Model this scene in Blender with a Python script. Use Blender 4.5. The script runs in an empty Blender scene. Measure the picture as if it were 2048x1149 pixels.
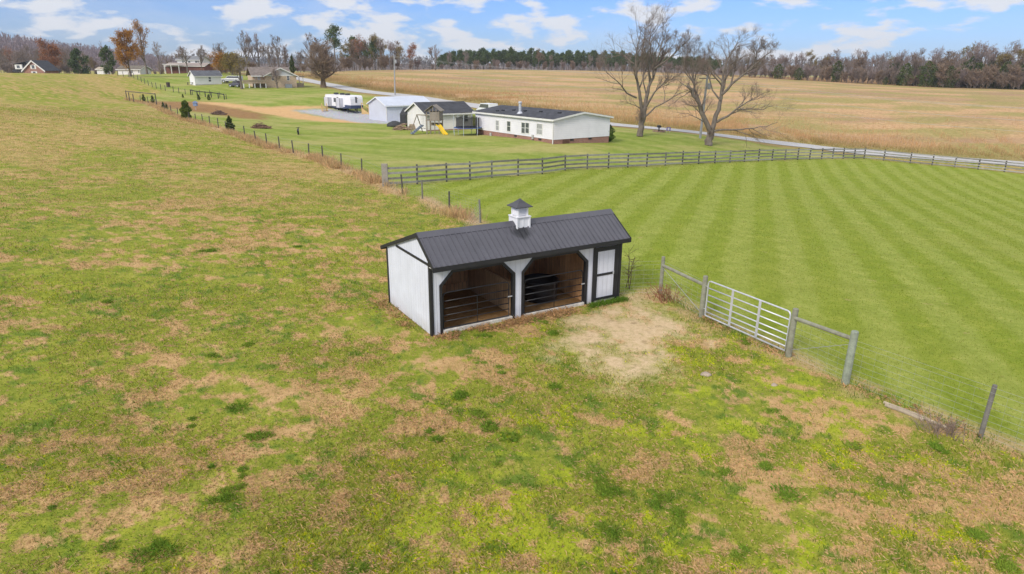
import bpy, math, random
import numpy as np
from mathutils import Vector, Matrix
R = math.radians
rng = np.random.default_rng(7)
random.seed(7)
C = bpy.context.scene.collection
scene = bpy.context.scene

# ------------------------------------------------------------------ camera
PITCH, ROLL, F, CAMH = R(18.2346), R(0.44986), 1330.0, 7.96734
cam = bpy.data.objects.new('camera', bpy.data.cameras.new('camera'))
C.objects.link(cam)
cam.matrix_world = Matrix.Translation((0, 0, CAMH)) @ Matrix.Rotation(R(90) - PITCH, 4, 'X') @ Matrix.Rotation(ROLL, 4, 'Z')
cam.data.sensor_width = 36
cam.data.lens = F / 2048 * 36
cam.data.clip_start = 0.3
cam.data.clip_end = 9000
scene.camera = cam
_cp, _sp, _cr, _sr = math.cos(PITCH), math.sin(PITCH), math.cos(ROLL), math.sin(ROLL)

def ray(u, v):
    a, b = (u - 1024) / F, (v - 574.5) / F
    x, d = _cr * a + _sr * b, -_sr * a + _cr * b
    return np.array([x, _cp - d * _sp, -_sp - d * _cp])

def see(p):
    x, y, z = p[0], p[1], p[2] - CAMH
    fw, up = y * _cp - z * _sp, y * _sp + z * _cp
    a, b = x / fw, -up / fw
    return 1024 + F * (_cr * a - _sr * b), 574.5 + F * (_sr * a + _cr * b)

# ------------------------------------------------------------------ terrain: a thin-plate surface through surveyed points
_ctl = [(p[0], p[1], 0.0) for p in [(-2.5, 19.2), (-4.4, 22.3), (3.9, 23), (2, 26.1), (-2, 10), (-10, 10), (10, 9), (0, 4), (0, -20), (-25, -10), (25, -10)]]
_ctl += [(6.4, 21, -.05), (8.2, 18.2, -.1), (9.4, 16.8, -.1), (11, 13.5, -.1), (20, 20, -.6), (30, 5, -.8), (-14, 22, .1), (-22, 24, .5), (-9, 36, .0), (-25, 2, .2), (-2.5, 36.6, -.1)]
for u, v, y in [(100, 147.5, 205), (0, 146.5, 195), (225, 149, 205), (20, 200, 118), (0, 300, 60), (150, 240, 84), (300, 330, 56), (130, 175, 145),
                (392, 246, 101), (437, 258, 92), (512, 285, 77), (570, 305, 69), (646, 321, 62), (724, 350, 54), (771, 373, 47.5), (835, 369, 48.5),
                (314, 214, 130), (255, 200, 148), (285, 168, 180), (240, 154, 212),
                (1107, 288, 78), (963, 268, 92), (1211, 284, 84), (945, 258, 103), (773, 243, 116), (720, 229, 135), (448, 170, 186), (592, 175, 190), (560, 200, 150),
                (700, 300, 74), (600, 262, 96), (790, 191, 162), (1400, 277, 94), (1728, 317, 92), (1909, 334, 90), (2048, 346, 88), (1570, 321, 84), (1430, 326, 76), (1293, 334, 67), (1130, 341, 60), (1036, 352, 55),
                (620, 162, 218), (1000, 219, 142), (700, 142, 335), (1000, 140, 420), (1240, 143, 430), (1500, 157, 350), (1700, 168, 320), (1900, 178, 290), (2060, 182, 280),
                (1500, 225, 165), (1900, 250, 140), (1000, 182, 215), (1750, 270, 128), (1300, 190, 215), (1600, 190, 210), (350, 148, 225), (500, 146, 260)]:
    r = ray(u, v); t = y / r[1]
    _ctl.append((r[0] * t, y, CAMH + r[2] * t))
_ctl += [(x, y, z) for x, y, z in [(-400, 330, -2), (-170, 290, 3), (-130, 330, 2.5), (0, 600, 3), (300, 500, 0), (-600, 700, 2), (500, 200, -8), (300, 60, -8), (0, 1200, 0), (700, 1000, -2), (-900, 200, 0), (-300, 60, 2), (-150, -60, 0), (150, -60, -3), (-200, 400, 3), (100, 560, 4)]]
_ctl = np.array(_ctl)
_S = 100.0

def _tps(d2):
    return 0.5 * d2 * np.log(d2 + 1e-12)
_n = len(_ctl)
_X = _ctl[:, :2] / _S
_A = np.zeros((_n + 3, _n + 3))
_A[:_n, :_n] = _tps(((_X[:, None] - _X[None]) ** 2).sum(-1)) + np.eye(_n) * 0.002
_A[:_n, _n] = 1; _A[:_n, _n + 1:] = _X; _A[_n, :_n] = 1; _A[_n + 1:, :_n] = _X.T
_w = np.linalg.solve(_A, np.r_[_ctl[:, 2], 0, 0, 0])

def hgt(x, y):
    x, y = np.atleast_1d(np.asarray(x, float)), np.atleast_1d(np.asarray(y, float))
    out = np.empty(x.shape)
    xf, yf, of = x.ravel(), y.ravel(), out.ravel()
    for i in range(0, xf.size, 20000):
        a, b = xf[i:i + 20000] / _S, yf[i:i + 20000] / _S
        d2 = (a[:, None] - _X[None, :, 0]) ** 2 + (b[:, None] - _X[None, :, 1]) ** 2
        of[i:i + 20000] = _tps(d2) @ _w[:_n] + _w[_n] + a * _w[_n + 1] + b * _w[_n + 2]
    rr = np.hypot(xf, yf)
    k = np.clip((rr - 650) / 700, 0, 1)
    of *= 1 - k
    return out

def h1(x, y): return float(hgt(x, y)[0])

_T = np.geomspace(4, 3000, 900)

def gp(u, v):
    """the ground point seen at a place of the photograph"""
    r = ray(u, v)
    d = CAMH + r[2] * _T - hgt(r[0] * _T, r[1] * _T)
    k = np.argmax(d < 0) if (d < 0).any() else len(_T) - 1
    a, b = _T[max(k - 1, 0)], _T[k]
    for _ in range(30):
        m = (a + b) / 2
        if CAMH + r[2] * m - h1(r[0] * m, r[1] * m) < 0: b = m
        else: a = m
    x, y = r[0] * a, r[1] * a
    return Vector((x, y, h1(x, y)))

def gy(u, y, v=None):
    """ground point on the vertical through picture column u at depth y"""
    r = ray(u, 150 if v is None else v); t = y / r[1]
    return Vector((r[0] * t, y, h1(r[0] * t, y)))

def tall(p, vtop):
    """height of a thing standing at p whose top shows at row vtop"""
    lo, hi = 0, 60
    for _ in range(40):
        m = (lo + hi) / 2
        if see((p[0], p[1], p[2] + m))[1] > vtop: lo = m
        else: hi = m
    return lo

# ------------------------------------------------------------------ noise
def _hash(ix, iy, s):
    h = (ix.astype(np.int64) * 374761393 + iy.astype(np.int64) * 668265263 + s * 1442695041) & 0x7fffffff
    h = ((h ^ (h >> 13)) * 1274126177) & 0x7fffffff
    return ((h ^ (h >> 16)) & 0xffff) / 65535.0

def vnoise(x, y, s=0):
    x0, y0 = np.floor(x), np.floor(y)
    fx, fy = x - x0, y - y0
    fx, fy = fx * fx * (3 - 2 * fx), fy * fy * (3 - 2 * fy)
    a, b = _hash(x0, y0, s), _hash(x0 + 1, y0, s)
    c, d = _hash(x0, y0 + 1, s), _hash(x0 + 1, y0 + 1, s)
    return (a * (1 - fx) + b * fx) * (1 - fy) + (c * (1 - fx) + d * fx) * fy

def fbm(x, y, sc, s=0, o=4, gain=.55):
    t, a, n = 0, 1, 0
    for i in range(o):
        t = t + a * vnoise(x / sc + 17.3 * i, y / sc - 9.1 * i, s + i); n += a; a *= gain; sc /= 2.07
    return t / n

def ss(a, b, x):
    t = np.clip((x - a) / (b - a), 0, 1)
    return t * t * (3 - 2 * t)

def sdist(x, y, poly):
    """signed distance to a polygon, positive inside"""
    P = np.asarray(poly, float)[:, :2]
    d = np.full(x.shape, 1e9); ins = np.zeros(x.shape, bool)
    for i in range(len(P)):
        ax, ay = P[i]; bx, by = P[(i + 1) % len(P)]
        ex, ey = bx - ax, by - ay
        t = np.clip(((x - ax) * ex + (y - ay) * ey) / (ex * ex + ey * ey + 1e-12), 0, 1)
        d = np.minimum(d, np.hypot(x - ax - t * ex, y - ay - t * ey))
        c = ((ay > y) != (by > y)) & (x < (bx - ax) * (y - ay) / (by - ay + 1e-12) + ax)
        ins ^= c
    return np.where(ins, d, -d)

def ldist(x, y, line):
    P = np.asarray(line, float)[:, :2]
    d = np.full(x.shape, 1e9)
    for i in range(len(P) - 1):
        ax, ay = P[i]; ex, ey = P[i + 1] - P[i]
        t = np.clip(((x - ax) * ex + (y - ay) * ey) / (ex * ex + ey * ey + 1e-12), 0, 1)
        d = np.minimum(d, np.hypot(x - ax - t * ex, y - ay - t * ey))
    return d

# ------------------------------------------------------------------ mesh building
class MB:
    def __init__(s): s.v = []; s.f = []; s.n = 0; s.m = []; s.cur = 0
    def add(s, vs, fs):
        b = s.n
        s.v.extend([tuple(p) for p in vs]); s.n += len(vs)
        for q in fs: s.f.append([b + i for i in q]); s.m.append(s.cur)
        return s
    def box(s, x0, x1, y0, y1, z0, z1, M=None):
        vs = [(x0, y0, z0), (x1, y0, z0), (x1, y1, z0), (x0, y1, z0), (x0, y0, z1), (x1, y0, z1), (x1, y1, z1), (x0, y1, z1)]
        if M is not None: vs = [M @ Vector(p) for p in vs]
        return s.add(vs, [(3, 2, 1, 0), (4, 5, 6, 7), (0, 1, 5, 4), (1, 2, 6, 5), (2, 3, 7, 6), (3, 0, 4, 7)])
    def bar(s, p, q, w, h=None, up=(0, 0, 1)):
        """a rectangular bar from p to q"""
        p, q = Vector(p), Vector(q); h = w if h is None else h
        d = (q - p).normalized(); sd = d.cross(Vector(up))
        if sd.length < 1e-4: sd = d.cross(Vector((0, 1, 0)))
        sd.normalize(); u = sd.cross(d)
        o = [sd * a * w / 2 + u * b * h / 2 for a, b in ((-1, -1), (1, -1), (1, 1), (-1, 1))]
        return s.add([p + k for k in o] + [q + k for k in o], [(3, 2, 1, 0), (4, 5, 6, 7), (0, 1, 5, 4), (1, 2, 6, 5), (2, 3, 7, 6), (3, 0, 4, 7)])
    def prism(s, poly, y0, y1, M=None):
        """outline in x,z pushed from y0 to y1"""
        n = len(poly)
        vs = [(x, y0, z) for x, z in poly] + [(x, y1, z) for x, z in poly]
        if M is not None: vs = [M @ Vector(p) for p in vs]
        return s.add(vs, [tuple(range(n)), tuple(range(2 * n - 1, n - 1, -1))] + [(i, i + n, (i + 1) % n + n, (i + 1) % n) for i in range(n)])
    def tube(s, pts, r, n=8, cap=True):
        pts = [Vector(p) for p in pts]
        if not hasattr(r, '__len__'): r = [r] * len(pts)
        vs = []; up = None
        for i, p in enumerate(pts):
            d = (pts[min(i + 1, len(pts) - 1)] - pts[max(i - 1, 0)]).normalized()
            if up is None: up = Vector((0, 0, 1)) if abs(d.z) < .9 else Vector((1, 0, 0))
            a = d.cross(up).normalized(); b = d.cross(a); up = a.cross(d)
            vs += [p + (a * math.cos(2 * math.pi * k / n) + b * math.sin(2 * math.pi * k / n)) * r[i] for k in range(n)]
        fs = [(i * n + k, i * n + (k + 1) % n, (i + 1) * n + (k + 1) % n, (i + 1) * n + k) for i in range(len(pts) - 1) for k in range(n)]
        if cap: fs += [tuple(range(n - 1, -1, -1)), tuple(range((len(pts) - 1) * n, len(pts) * n))]
        return s.add(vs, fs)
    def lathe(s, prof, n=16, c=(0, 0, 0)):
        vs = [(c[0] + r * math.cos(2 * math.pi * k / n), c[1] + r * math.sin(2 * math.pi * k / n), c[2] + z) for r, z in prof for k in range(n)]
        m = len(prof)
        fs = [(i * n + k, i * n + (k + 1) % n, (i + 1) * n + (k + 1) % n, (i + 1) * n + k) for i in range(m - 1) for k in range(n)]
        return s.add(vs, fs + [tuple(range(n - 1, -1, -1)), tuple(range((m - 1) * n, m * n))])
    def quad(s, *p): return s.add(p, [tuple(range(len(p)))])
    def build(s, name, mat, parent=None, loc=None, smooth=False, bevel=0):
        me = bpy.data.meshes.new(name)
        me.from_pydata(s.v, [], s.f)
        for m in (mat if isinstance(mat, (list, tuple)) else [mat]): me.materials.append(m)
        if isinstance(mat, (list, tuple)): me.polygons.foreach_set('material_index', s.m)
        if smooth: me.polygons.foreach_set('use_smooth', [True] * len(me.polygons))
        o = bpy.data.objects.new(name, me); C.objects.link(o)
        if parent is not None: o.parent = parent
        if loc is not None: o.location = loc
        if bevel:
            b = o.modifiers.new('bevel', 'BEVEL'); b.width = bevel; b.segments = 2; b.limit_method = 'ANGLE'
        return o

def npmesh(name, v, f, mats, parent=None, attrs=None, smooth=False, mi=None):
    """mesh from numpy arrays; f is (n,k)"""
    me = bpy.data.meshes.new(name)
    v = np.asarray(v, np.float32); f = np.asarray(f, np.int32)
    me.vertices.add(len(v)); me.vertices.foreach_set('co', v.ravel())
    me.loops.add(f.size); me.loops.foreach_set('vertex_index', f.ravel())
    me.polygons.add(len(f)); me.polygons.foreach_set('loop_start', np.arange(0, f.size, f.shape[1], dtype=np.int32))
    for m in (mats if isinstance(mats, (list, tuple)) else [mats]): me.materials.append(m)
    if mi is not None: me.polygons.foreach_set('material_index', np.asarray(mi, np.int32))
    if smooth: me.polygons.foreach_set('use_smooth', np.ones(len(f), bool))
    me.update(calc_edges=True)
    for k, a in (attrs or {}).items():
        at = me.attributes.new(k, 'FLOAT_COLOR', 'POINT')
        at.data.foreach_set('color', np.asarray(a, np.float32).ravel())
    o = bpy.data.objects.new(name, me); C.objects.link(o)
    if parent is not None: o.parent = parent
    return o

def tag(o, label, cat, group=None):
    o['label'] = label; o['category'] = cat
    if group: o['group'] = group
    return o

def thing(name, label, cat, loc=(0, 0, 0), rz=0, group=None):
    o = bpy.data.objects.new(name, None); C.objects.link(o)
    o.empty_display_size = .2
    o.location = loc; o.rotation_euler = (0, 0, rz)
    return tag(o, label, cat, group)

_kids = {}
def copy_tree(o, label=None, loc=None, rz=None, sc=None):
    c = o.copy(); C.objects.link(c)
    for ch in o.children:
        d = ch.copy(); C.objects.link(d); d.parent = c
        for g in ch.children:
            e = g.copy(); C.objects.link(e); e.parent = d
    if label: c['label'] = label
    if loc is not None: c.location = loc
    if rz is not None: c.rotation_euler = (0, 0, rz)
    if sc is not None: c.scale = sc
    return c

# ------------------------------------------------------------------ materials
def lin(r, g, b):
    return tuple(((c / 255) / 12.92 if c / 255 < .04045 else ((c / 255 + .055) / 1.055) ** 2.4) for c in (r, g, b)) + (1,)

class NT:
    def __init__(s, name):
        s.m = bpy.data.materials.new(name); s.m.use_nodes = True
        s.t = s.m.node_tree; s.t.nodes.clear()
        s.out = s.n('ShaderNodeOutputMaterial')
        s.x = 0
    def n(s, ty, ins=None, **kw):
        o = s.t.nodes.new(ty)
        for k, v in kw.items(): setattr(o, k, v)
        for k, v in (ins or {}).items(): s.set(o.inputs[k], v)
        return o
    def set(s, sock, v):
        if hasattr(v, 'is_output') or isinstance(v, bpy.types.NodeSocket): s.t.links.new(v, sock)
        else: sock.default_value = v
    def math(s, op, a, b=0.5, clamp=False):
        o = s.n('ShaderNodeMath', operation=op, use_clamp=clamp); s.set(o.inputs[0], a); s.set(o.inputs[1], b); return o.outputs[0]
    def mix(s, f, a, b, bt='MIX'):
        o = s.n('ShaderNodeMix', data_type='RGBA', blend_type=bt)
        s.set(o.inputs[0], f); s.set(o.inputs[6], a); s.set(o.inputs[7], b); return o.outputs[2]
    def noise(s, sc, vec=None, det=4, rough=.6, dist=0):
        o = s.n('ShaderNodeTexNoise', {'Scale': sc, 'Detail': det, 'Roughness': rough, 'Distortion': dist})
        if vec is not None: s.set(o.inputs['Vector'], vec)
        return o.outputs['Fac']
    def rng(s, x, a, b, c=0., d=1.):
        o = s.n('ShaderNodeMapRange', {'From Min': a, 'From Max': b, 'To Min': c, 'To Max': d}); s.set(o.inputs['Value'], x); return o.outputs[0]
    def bump(s, h, st=.4, d=.02, normal=None):
        o = s.n('ShaderNodeBump', {'Strength': st, 'Distance': d}); s.set(o.inputs['Height'], h)
        if normal is not None: s.set(o.inputs['Normal'], normal)
        return o.outputs[0]
    def bsdf(s, col, rough=.7, normal=None, metal=0, spec=.5, **kw):
        o = s.n('ShaderNodeBsdfPrincipled', {'Roughness': rough, 'Metallic': metal, 'Specular IOR Level': spec})
        s.set(o.inputs['Base Color'], col)
        if normal is not None: s.set(o.inputs['Normal'], normal)
        for k, v in kw.items(): s.set(o.inputs[k], v)
        s.t.links.new(o.outputs[0], s.out.inputs[0]); return o

def mat(name, col, rough=.7, var=.12, scale=3., metal=0, bump=0, pattern=None, period=.15, spec=.5, dirt=0, stretch=None, alt=None, **kw):
    """plain surface with mottling; pattern adds lap siding, grooves, bricks or shingles along the object's own axes"""
    k = NT(name)
    tc = k.n('ShaderNodeTexCoord').outputs['Object']
    vec = tc
    if stretch: vec = k.n('ShaderNodeMapping', {'Vector': tc, 'Scale': stretch}).outputs[0]
    nz = k.noise(scale, vec, 5, .65)
    nf = k.noise(scale * 9, vec, 3, .6)
    c = (*col[:3], 1)
    dark = tuple(x * (1 - var * 1.6) for x in c[:3]) + (1,)
    lite = alt if alt else tuple(min(1, x * (1 + var)) for x in c[:3]) + (1,)
    colr = k.mix(k.rng(nz, .3, .7), dark, lite)
    colr = k.mix(k.rng(nf, .35, .75, 0, var * 2), colr, tuple(x * .7 for x in c[:3]) + (1,))
    sep = k.n('ShaderNodeSeparateXYZ', {0: tc}).outputs
    nrm = None
    if pattern == 'lap':
        z = k.math('FRACT', k.math('DIVIDE', sep[2], period))
        nrm = k.bump(k.math('SUBTRACT', 1., z), .7, .02)
        colr = k.mix(k.rng(z, .9, 1.0, 0, .25), colr, tuple(x * .6 for x in c[:3]) + (1,))
    elif pattern == 'groove':
        s_ = k.math('ADD', sep[0], sep[1])
        z = k.math('FRACT', k.math('DIVIDE', s_, period))
        g = k.rng(k.math('ABSOLUTE', k.math('SUBTRACT', z, .5)), 0.44, .5)
        nrm = k.bump(k.math('SUBTRACT', 1., g), .9, .012)
        colr = k.mix(k.math('MULTIPLY', g, .35), colr, tuple(x * .5 for x in c[:3]) + (1,))
    elif pattern == 'ribs':
        s_ = k.math('ADD', sep[0], sep[1])
        z = k.math('FRACT', k.math('DIVIDE', s_, period))
        g = k.rng(k.math('ABSOLUTE', k.math('SUBTRACT', z, .5)), 0.1, .16, 1, 0)
        nrm = k.bump(g, 1., .03)
    elif pattern == 'boards':
        s_ = k.math('ADD', sep[0], sep[1])
        fl = k.math('FLOOR', k.math('DIVIDE', s_, period))
        wn = k.n('ShaderNodeTexWhiteNoise', {'W': fl}, noise_dimensions='1D').outputs[0]
        z = k.math('FRACT', k.math('DIVIDE', s_, period))
        g = k.rng(k.math('ABSOLUTE', k.math('SUBTRACT', z, .5)), 0.44, .5)
        colr = k.mix(k.rng(wn, 0, 1, 0, .75), colr, alt or lite)
        grain = k.noise(1., k.n('ShaderNodeMapping', {'Vector': tc, 'Scale': (30, 30, 2)}).outputs[0], 4, .7)
        colr = k.mix(k.rng(grain, .4, .75, 0, .6), colr, tuple(x * .35 for x in c[:3]) + (1,))
        colr = k.mix(k.math('MULTIPLY', g, .8), colr, (.01, .008, .005, 1))
        nrm = k.bump(k.math('SUBTRACT', 1., g), .8, .01)
    elif pattern in ('brick', 'shingle'):
        s_ = k.math('ADD', sep[0], sep[1])
        cv = k.n('ShaderNodeCombineXYZ'); k.set(cv.inputs[0], s_); k.set(cv.inputs[1], sep[2])
        b = k.n('ShaderNodeTexBrick', {'Scale': 1., 'Brick Width': period * 3, 'Row Height': period, 'Mortar Size': .012 if pattern == 'brick' else .008, 'Bias': 0.})
        k.set(b.inputs['Vector'], cv.outputs[0])
        b.inputs['Color1'].default_value = dark; b.inputs['Color2'].default_value = lite
        b.inputs['Mortar'].default_value = lin(175, 160, 145) if pattern == 'brick' else tuple(x * .5 for x in c[:3]) + (1,)
        colr = k.mix(k.rng(nz, .3, .8, .0, .35), b.outputs['Color'], dark)
        nrm = k.bump(b.outputs['Fac'], -.5, .01)
    if dirt:
        gz = k.rng(sep[2], 0, .5, 1, 0)
        colr = k.mix(k.math('MULTIPLY', k.math('MULTIPLY', gz, k.rng(nz, .35, .65)), dirt), colr, lin(130, 112, 84))
    if bump: nrm = k.bump(nf, bump, .01, nrm) if nrm is not None else k.bump(nf, bump, .01)
    rg = k.rng(nz, .3, .7, max(0, rough - .08), min(1, rough + .08))
    k.bsdf(colr, rg, nrm, metal, spec, **kw)
    return k.m
# ------------------------------------------------------------------ where things run on the ground
def G(*uv): return [gp(u, v) for u, v in uv]
def pl(pts): return np.array([(p[0], p[1]) for p in pts])

SHO = Vector((-2.4755, 19.1693, 0)); SHY = 0.539609      # the shelter's front left corner and heading
SL, SW = 7.419, 3.66
SHM = Matrix.Translation(SHO) @ Matrix.Rotation(SHY, 4, 'Z')
def sh(x, y, z=0): return SHM @ Vector((x, y, z))

FENCE_R = [sh(SL + .1, .3)] + G((1320, 588), (1402, 635), (1576, 713), (1690, 767), (1960, 875))
FENCE_R += [FENCE_R[-1] + (FENCE_R[-1] - FENCE_R[-2]) * 1.0, FENCE_R[-1] + (FENCE_R[-1] - FENCE_R[-2]) * 2]
for p in FENCE_R: p.z = h1(p.x, p.y)
FENCE_B = [sh(SL - .5, SW + .3), sh(2.7, SW + .9)] + G((961, 446), (899, 425), (845, 398), (806, 388), (771, 373), (724, 350), (683, 337), (646, 321), (618, 313), (587, 306), (560, 300), (534, 292), (512, 284), (490, 275),
            (453, 264), (437, 257), (420, 251.5), (406, 248), (392, 245), (379, 242), (356, 233), (343, 228), (330, 222), (314, 214.5), (297, 208), (281, 204.5), (268, 202), (254, 200))
FENCE_F = G((453, 199), (440, 195), (420, 191.5), (400, 191), (385, 190), (371, 189), (358, 187), (347, 185), (331, 182), (322, 180), (313, 177.5), (305, 175), (297, 171.5), (290, 168), (283, 164.5), (276, 160.5), (268, 157), (258, 155), (247, 153.5), (236, 152.5))
BOARD = G((771, 373), (834.8, 369), (893.7, 364), (940.5, 360.6), (984.2, 356), (1036.4, 352), (1084.7, 348.7), (1130.4, 341.7), (1174.6, 339), (1217, 337), (1255.5, 335.4), (1293.6, 334), (1330.6, 331.8), (1364.5, 330), (1397, 328.5),
          (1429.6, 327), (1459.6, 325.5), (1488.4, 324.2), (1516.9, 323), (1544, 322), (1569.8, 321), (1595, 320.2), (1619, 319.5), (1643, 318.9), (1665, 318.5), (1686, 318.2), (1708, 318), (1728, 317.8))
BOARD2 = [BOARD[-1]] + G((1767, 321.5), (1820, 327), (1864, 331), (1909, 335), (1956, 339.5), (2008.5, 344.5), (2062, 350), (2120, 356))
ROAD = G((420, 146), (500, 149), (560, 152.3), (600, 157.6), (620, 162.5), (667, 171), (704, 179.3), (737.6, 185), (786, 189.5), (850, 197.5), (881, 203.5), (940, 209.7), (1010, 221), (1100, 235), (1214, 248.5), (1273, 254), (1320, 258), (1426, 269.5),
         (1550, 286), (1600, 290.5), (1675, 300.5), (1766, 307.4), (1915, 319.7), (2048, 328.5), (2200, 341), (2400, 358))

A_PADDOCK = pl(FENCE_R[:0:-1] + [FENCE_R[0], FENCE_B[0], FENCE_B[1]] + FENCE_B[2:7] + BOARD + BOARD2[1:]) 
A_LAWN = pl(FENCE_B[6:24] + [FENCE_B[-1], FENCE_F[8]] + FENCE_F[8:] + ROAD[:22] + G((1767, 313)) + BOARD[::-1])
A_HAY = np.r_[pl(ROAD[3:]), [[400, 60], [700, 300], [700, 700], [-150, 700], [-120, 330]]]
A_DIRT = pl(G((395, 203.5), (447, 206), (506, 213.5), (545, 214), (585, 212.5), (646, 213.5), (650, 217), (600, 219.5), (592, 222.5), (610, 228), (644, 234), (720, 243), (740, 247), (700, 246.5), (624, 242), (536, 229), (467, 216.5), (405, 208)))
A_WEED = pl(G((255, 201), (320, 203), (400, 203.5), (470, 216), (536, 230), (527, 240), (480, 237), (430, 229), (392, 224), (330, 216), (280, 207)))
A_GRAV = pl(G((590, 222), (620, 219.2), (660, 218.5), (740, 226), (756, 236), (810, 240), (812, 247), (770, 247.8), (718, 245.5), (650, 233.5)))
A_SOIL = pl(G((1240, 592), (1273, 604), (1298, 622), (1335, 637), (1386, 658), (1382, 679), (1336, 677), (1321, 702), (1310, 722), (1313, 748), (1298, 762), (1246, 764), (1205, 756), (1198, 733), (1150, 716), (1112, 711), (1135, 693), (1127, 665), (1165, 634), (1215, 622), (1238, 612)))
A_WOOD = np.array([list(gy(u, y)[:2]) for u, y in ((1470, 372), (1700, 333), (1900, 302), (2300, 284))] + [[900, 330], [900, 900], [-100, 900]] + [list(gy(u, y)[:2]) for u, y in ((845, 398), (1000, 430), (1240, 444))])
A_SHED = np.array([sh(.05, .05)[:2], sh(SL - .05, .05)[:2], sh(SL - .05, SW - .05)[:2], sh(.05, SW - .05)[:2]])
L_STRAW = pl(FENCE_B[2:])
L_EDGE = pl(FENCE_R)

def regions(x, y):
    """how much of each ground cover lies at x, y"""
    r = np.hypot(x, y)
    wa = np.clip(r * .004, .05, .6)
    wx = x + (fbm(x, y, 1.2 + 0 * x, 5, 3) - .5) * 4 * wa
    wy = y + (fbm(x, y, 1.2 + 0 * x, 9, 3) - .5) * 4 * wa
    e = np.clip(r * .006, .12, 1.)
    def m(p, k=1., off=0.): return ss(-e * k + off, e * k + off, sdist(wx, wy, p))
    pad = m(A_PADDOCK); lawn = m(A_LAWN); hay = m(A_HAY, 1.5)
    dirt = m(A_DIRT, 1.5); weed = m(A_WEED, 2.5); grav = m(A_GRAV, 1.5)
    sx = x + (fbm(x, y, .9, 21, 4) - .5) * 2.2; sy = y + (fbm(x, y, .9, 27, 4) - .5) * 2.2
    soil = ss(-1.1, .75, sdist(sx, sy, A_SOIL)) * (.5 + .5 * ss(.25, .6, fbm(x, y, .5, 31, 4)))
    ins = ss(-.1, .1, sdist(x, y, A_SHED))
    ds = ldist(wx, wy, L_STRAW); side = ss(-.9, -.2, -sdist(wx, wy, np.r_[A_PADDOCK])) 
    straw = ss(1.15, .35, ds + .25 - (.25 * ss(30, 60, r))) * ss(.3, .5, fbm(x, y, 2.2, 41, 3) + .12) * ss(28, 34, r)
    de = ldist(wx, wy, L_EDGE)
    edge = ss(1.0, .2, de) * ss(.35, .55, fbm(x, y, 1.4, 43, 3))
    road_d = ldist(x, y, pl(ROAD))
    verge = ss(14, 5, road_d + (fbm(x, y, 6, 44, 2) - .5) * 6) * hay
    lv = ss(6.5, 3.5, road_d + (fbm(x, y, 3, 45, 2) - .5) * 3) * lawn
    weed = np.maximum(weed, ss(-4, 4, sdist(x, y, A_WOOD)))
    return dict(pad=pad, lawn=lawn, hay=hay, dirt=dirt, weed=weed, grav=grav, soil=soil, ins=ins, straw=np.maximum(straw, edge * .8), verge=verge, lv=lv)

def patches(x, y):
    """dead thatch, lime clover and dark tussock patches of the pasture"""
    r = np.hypot(x, y)
    n1 = .45 * fbm(x * .8 + y * .2, y * 1.1, 1.1, 51, 5, .7) + .55 * fbm(x, y, .42, 56, 4, .7)
    n2 = fbm(x, y, 6., 61, 2)
    far = ss(26, 60, r)
    straw = ss(.50 - .04 * far, .61, n1 + .22 * (n2 - .5) + .015)
    band = ss(.4, .66, fbm(x * .35 + y * .1, y * .9 + x * .55, 5., 71, 5, .65))
    straw = np.maximum(straw * (1 - .3 * far), band * far * .62)
    lz = np.clip(ss(-8, 2, x) * ss(26, 15, y) * .7 + .1 + .15 * ss(14, 9, y), 0, 1)
    lime = ss(.55 - .05 * lz, .68 - .05 * lz, .55 * fbm(x, y, .9, 81, 5, .7) + .45 * fbm(x, y, .36, 86, 3, .7) + .34 * (fbm(x, y, 3.5, 83, 2) - .5)) * (.2 + .8 * lz) * (1 - far)
    dark = ss(.52, .64, .5 * fbm(x, y, .9, 91, 5, .7) + .5 * fbm(x, y, .4, 98, 3, .7)) * (1 - .4 * far)
    return straw, lime, dark

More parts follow.
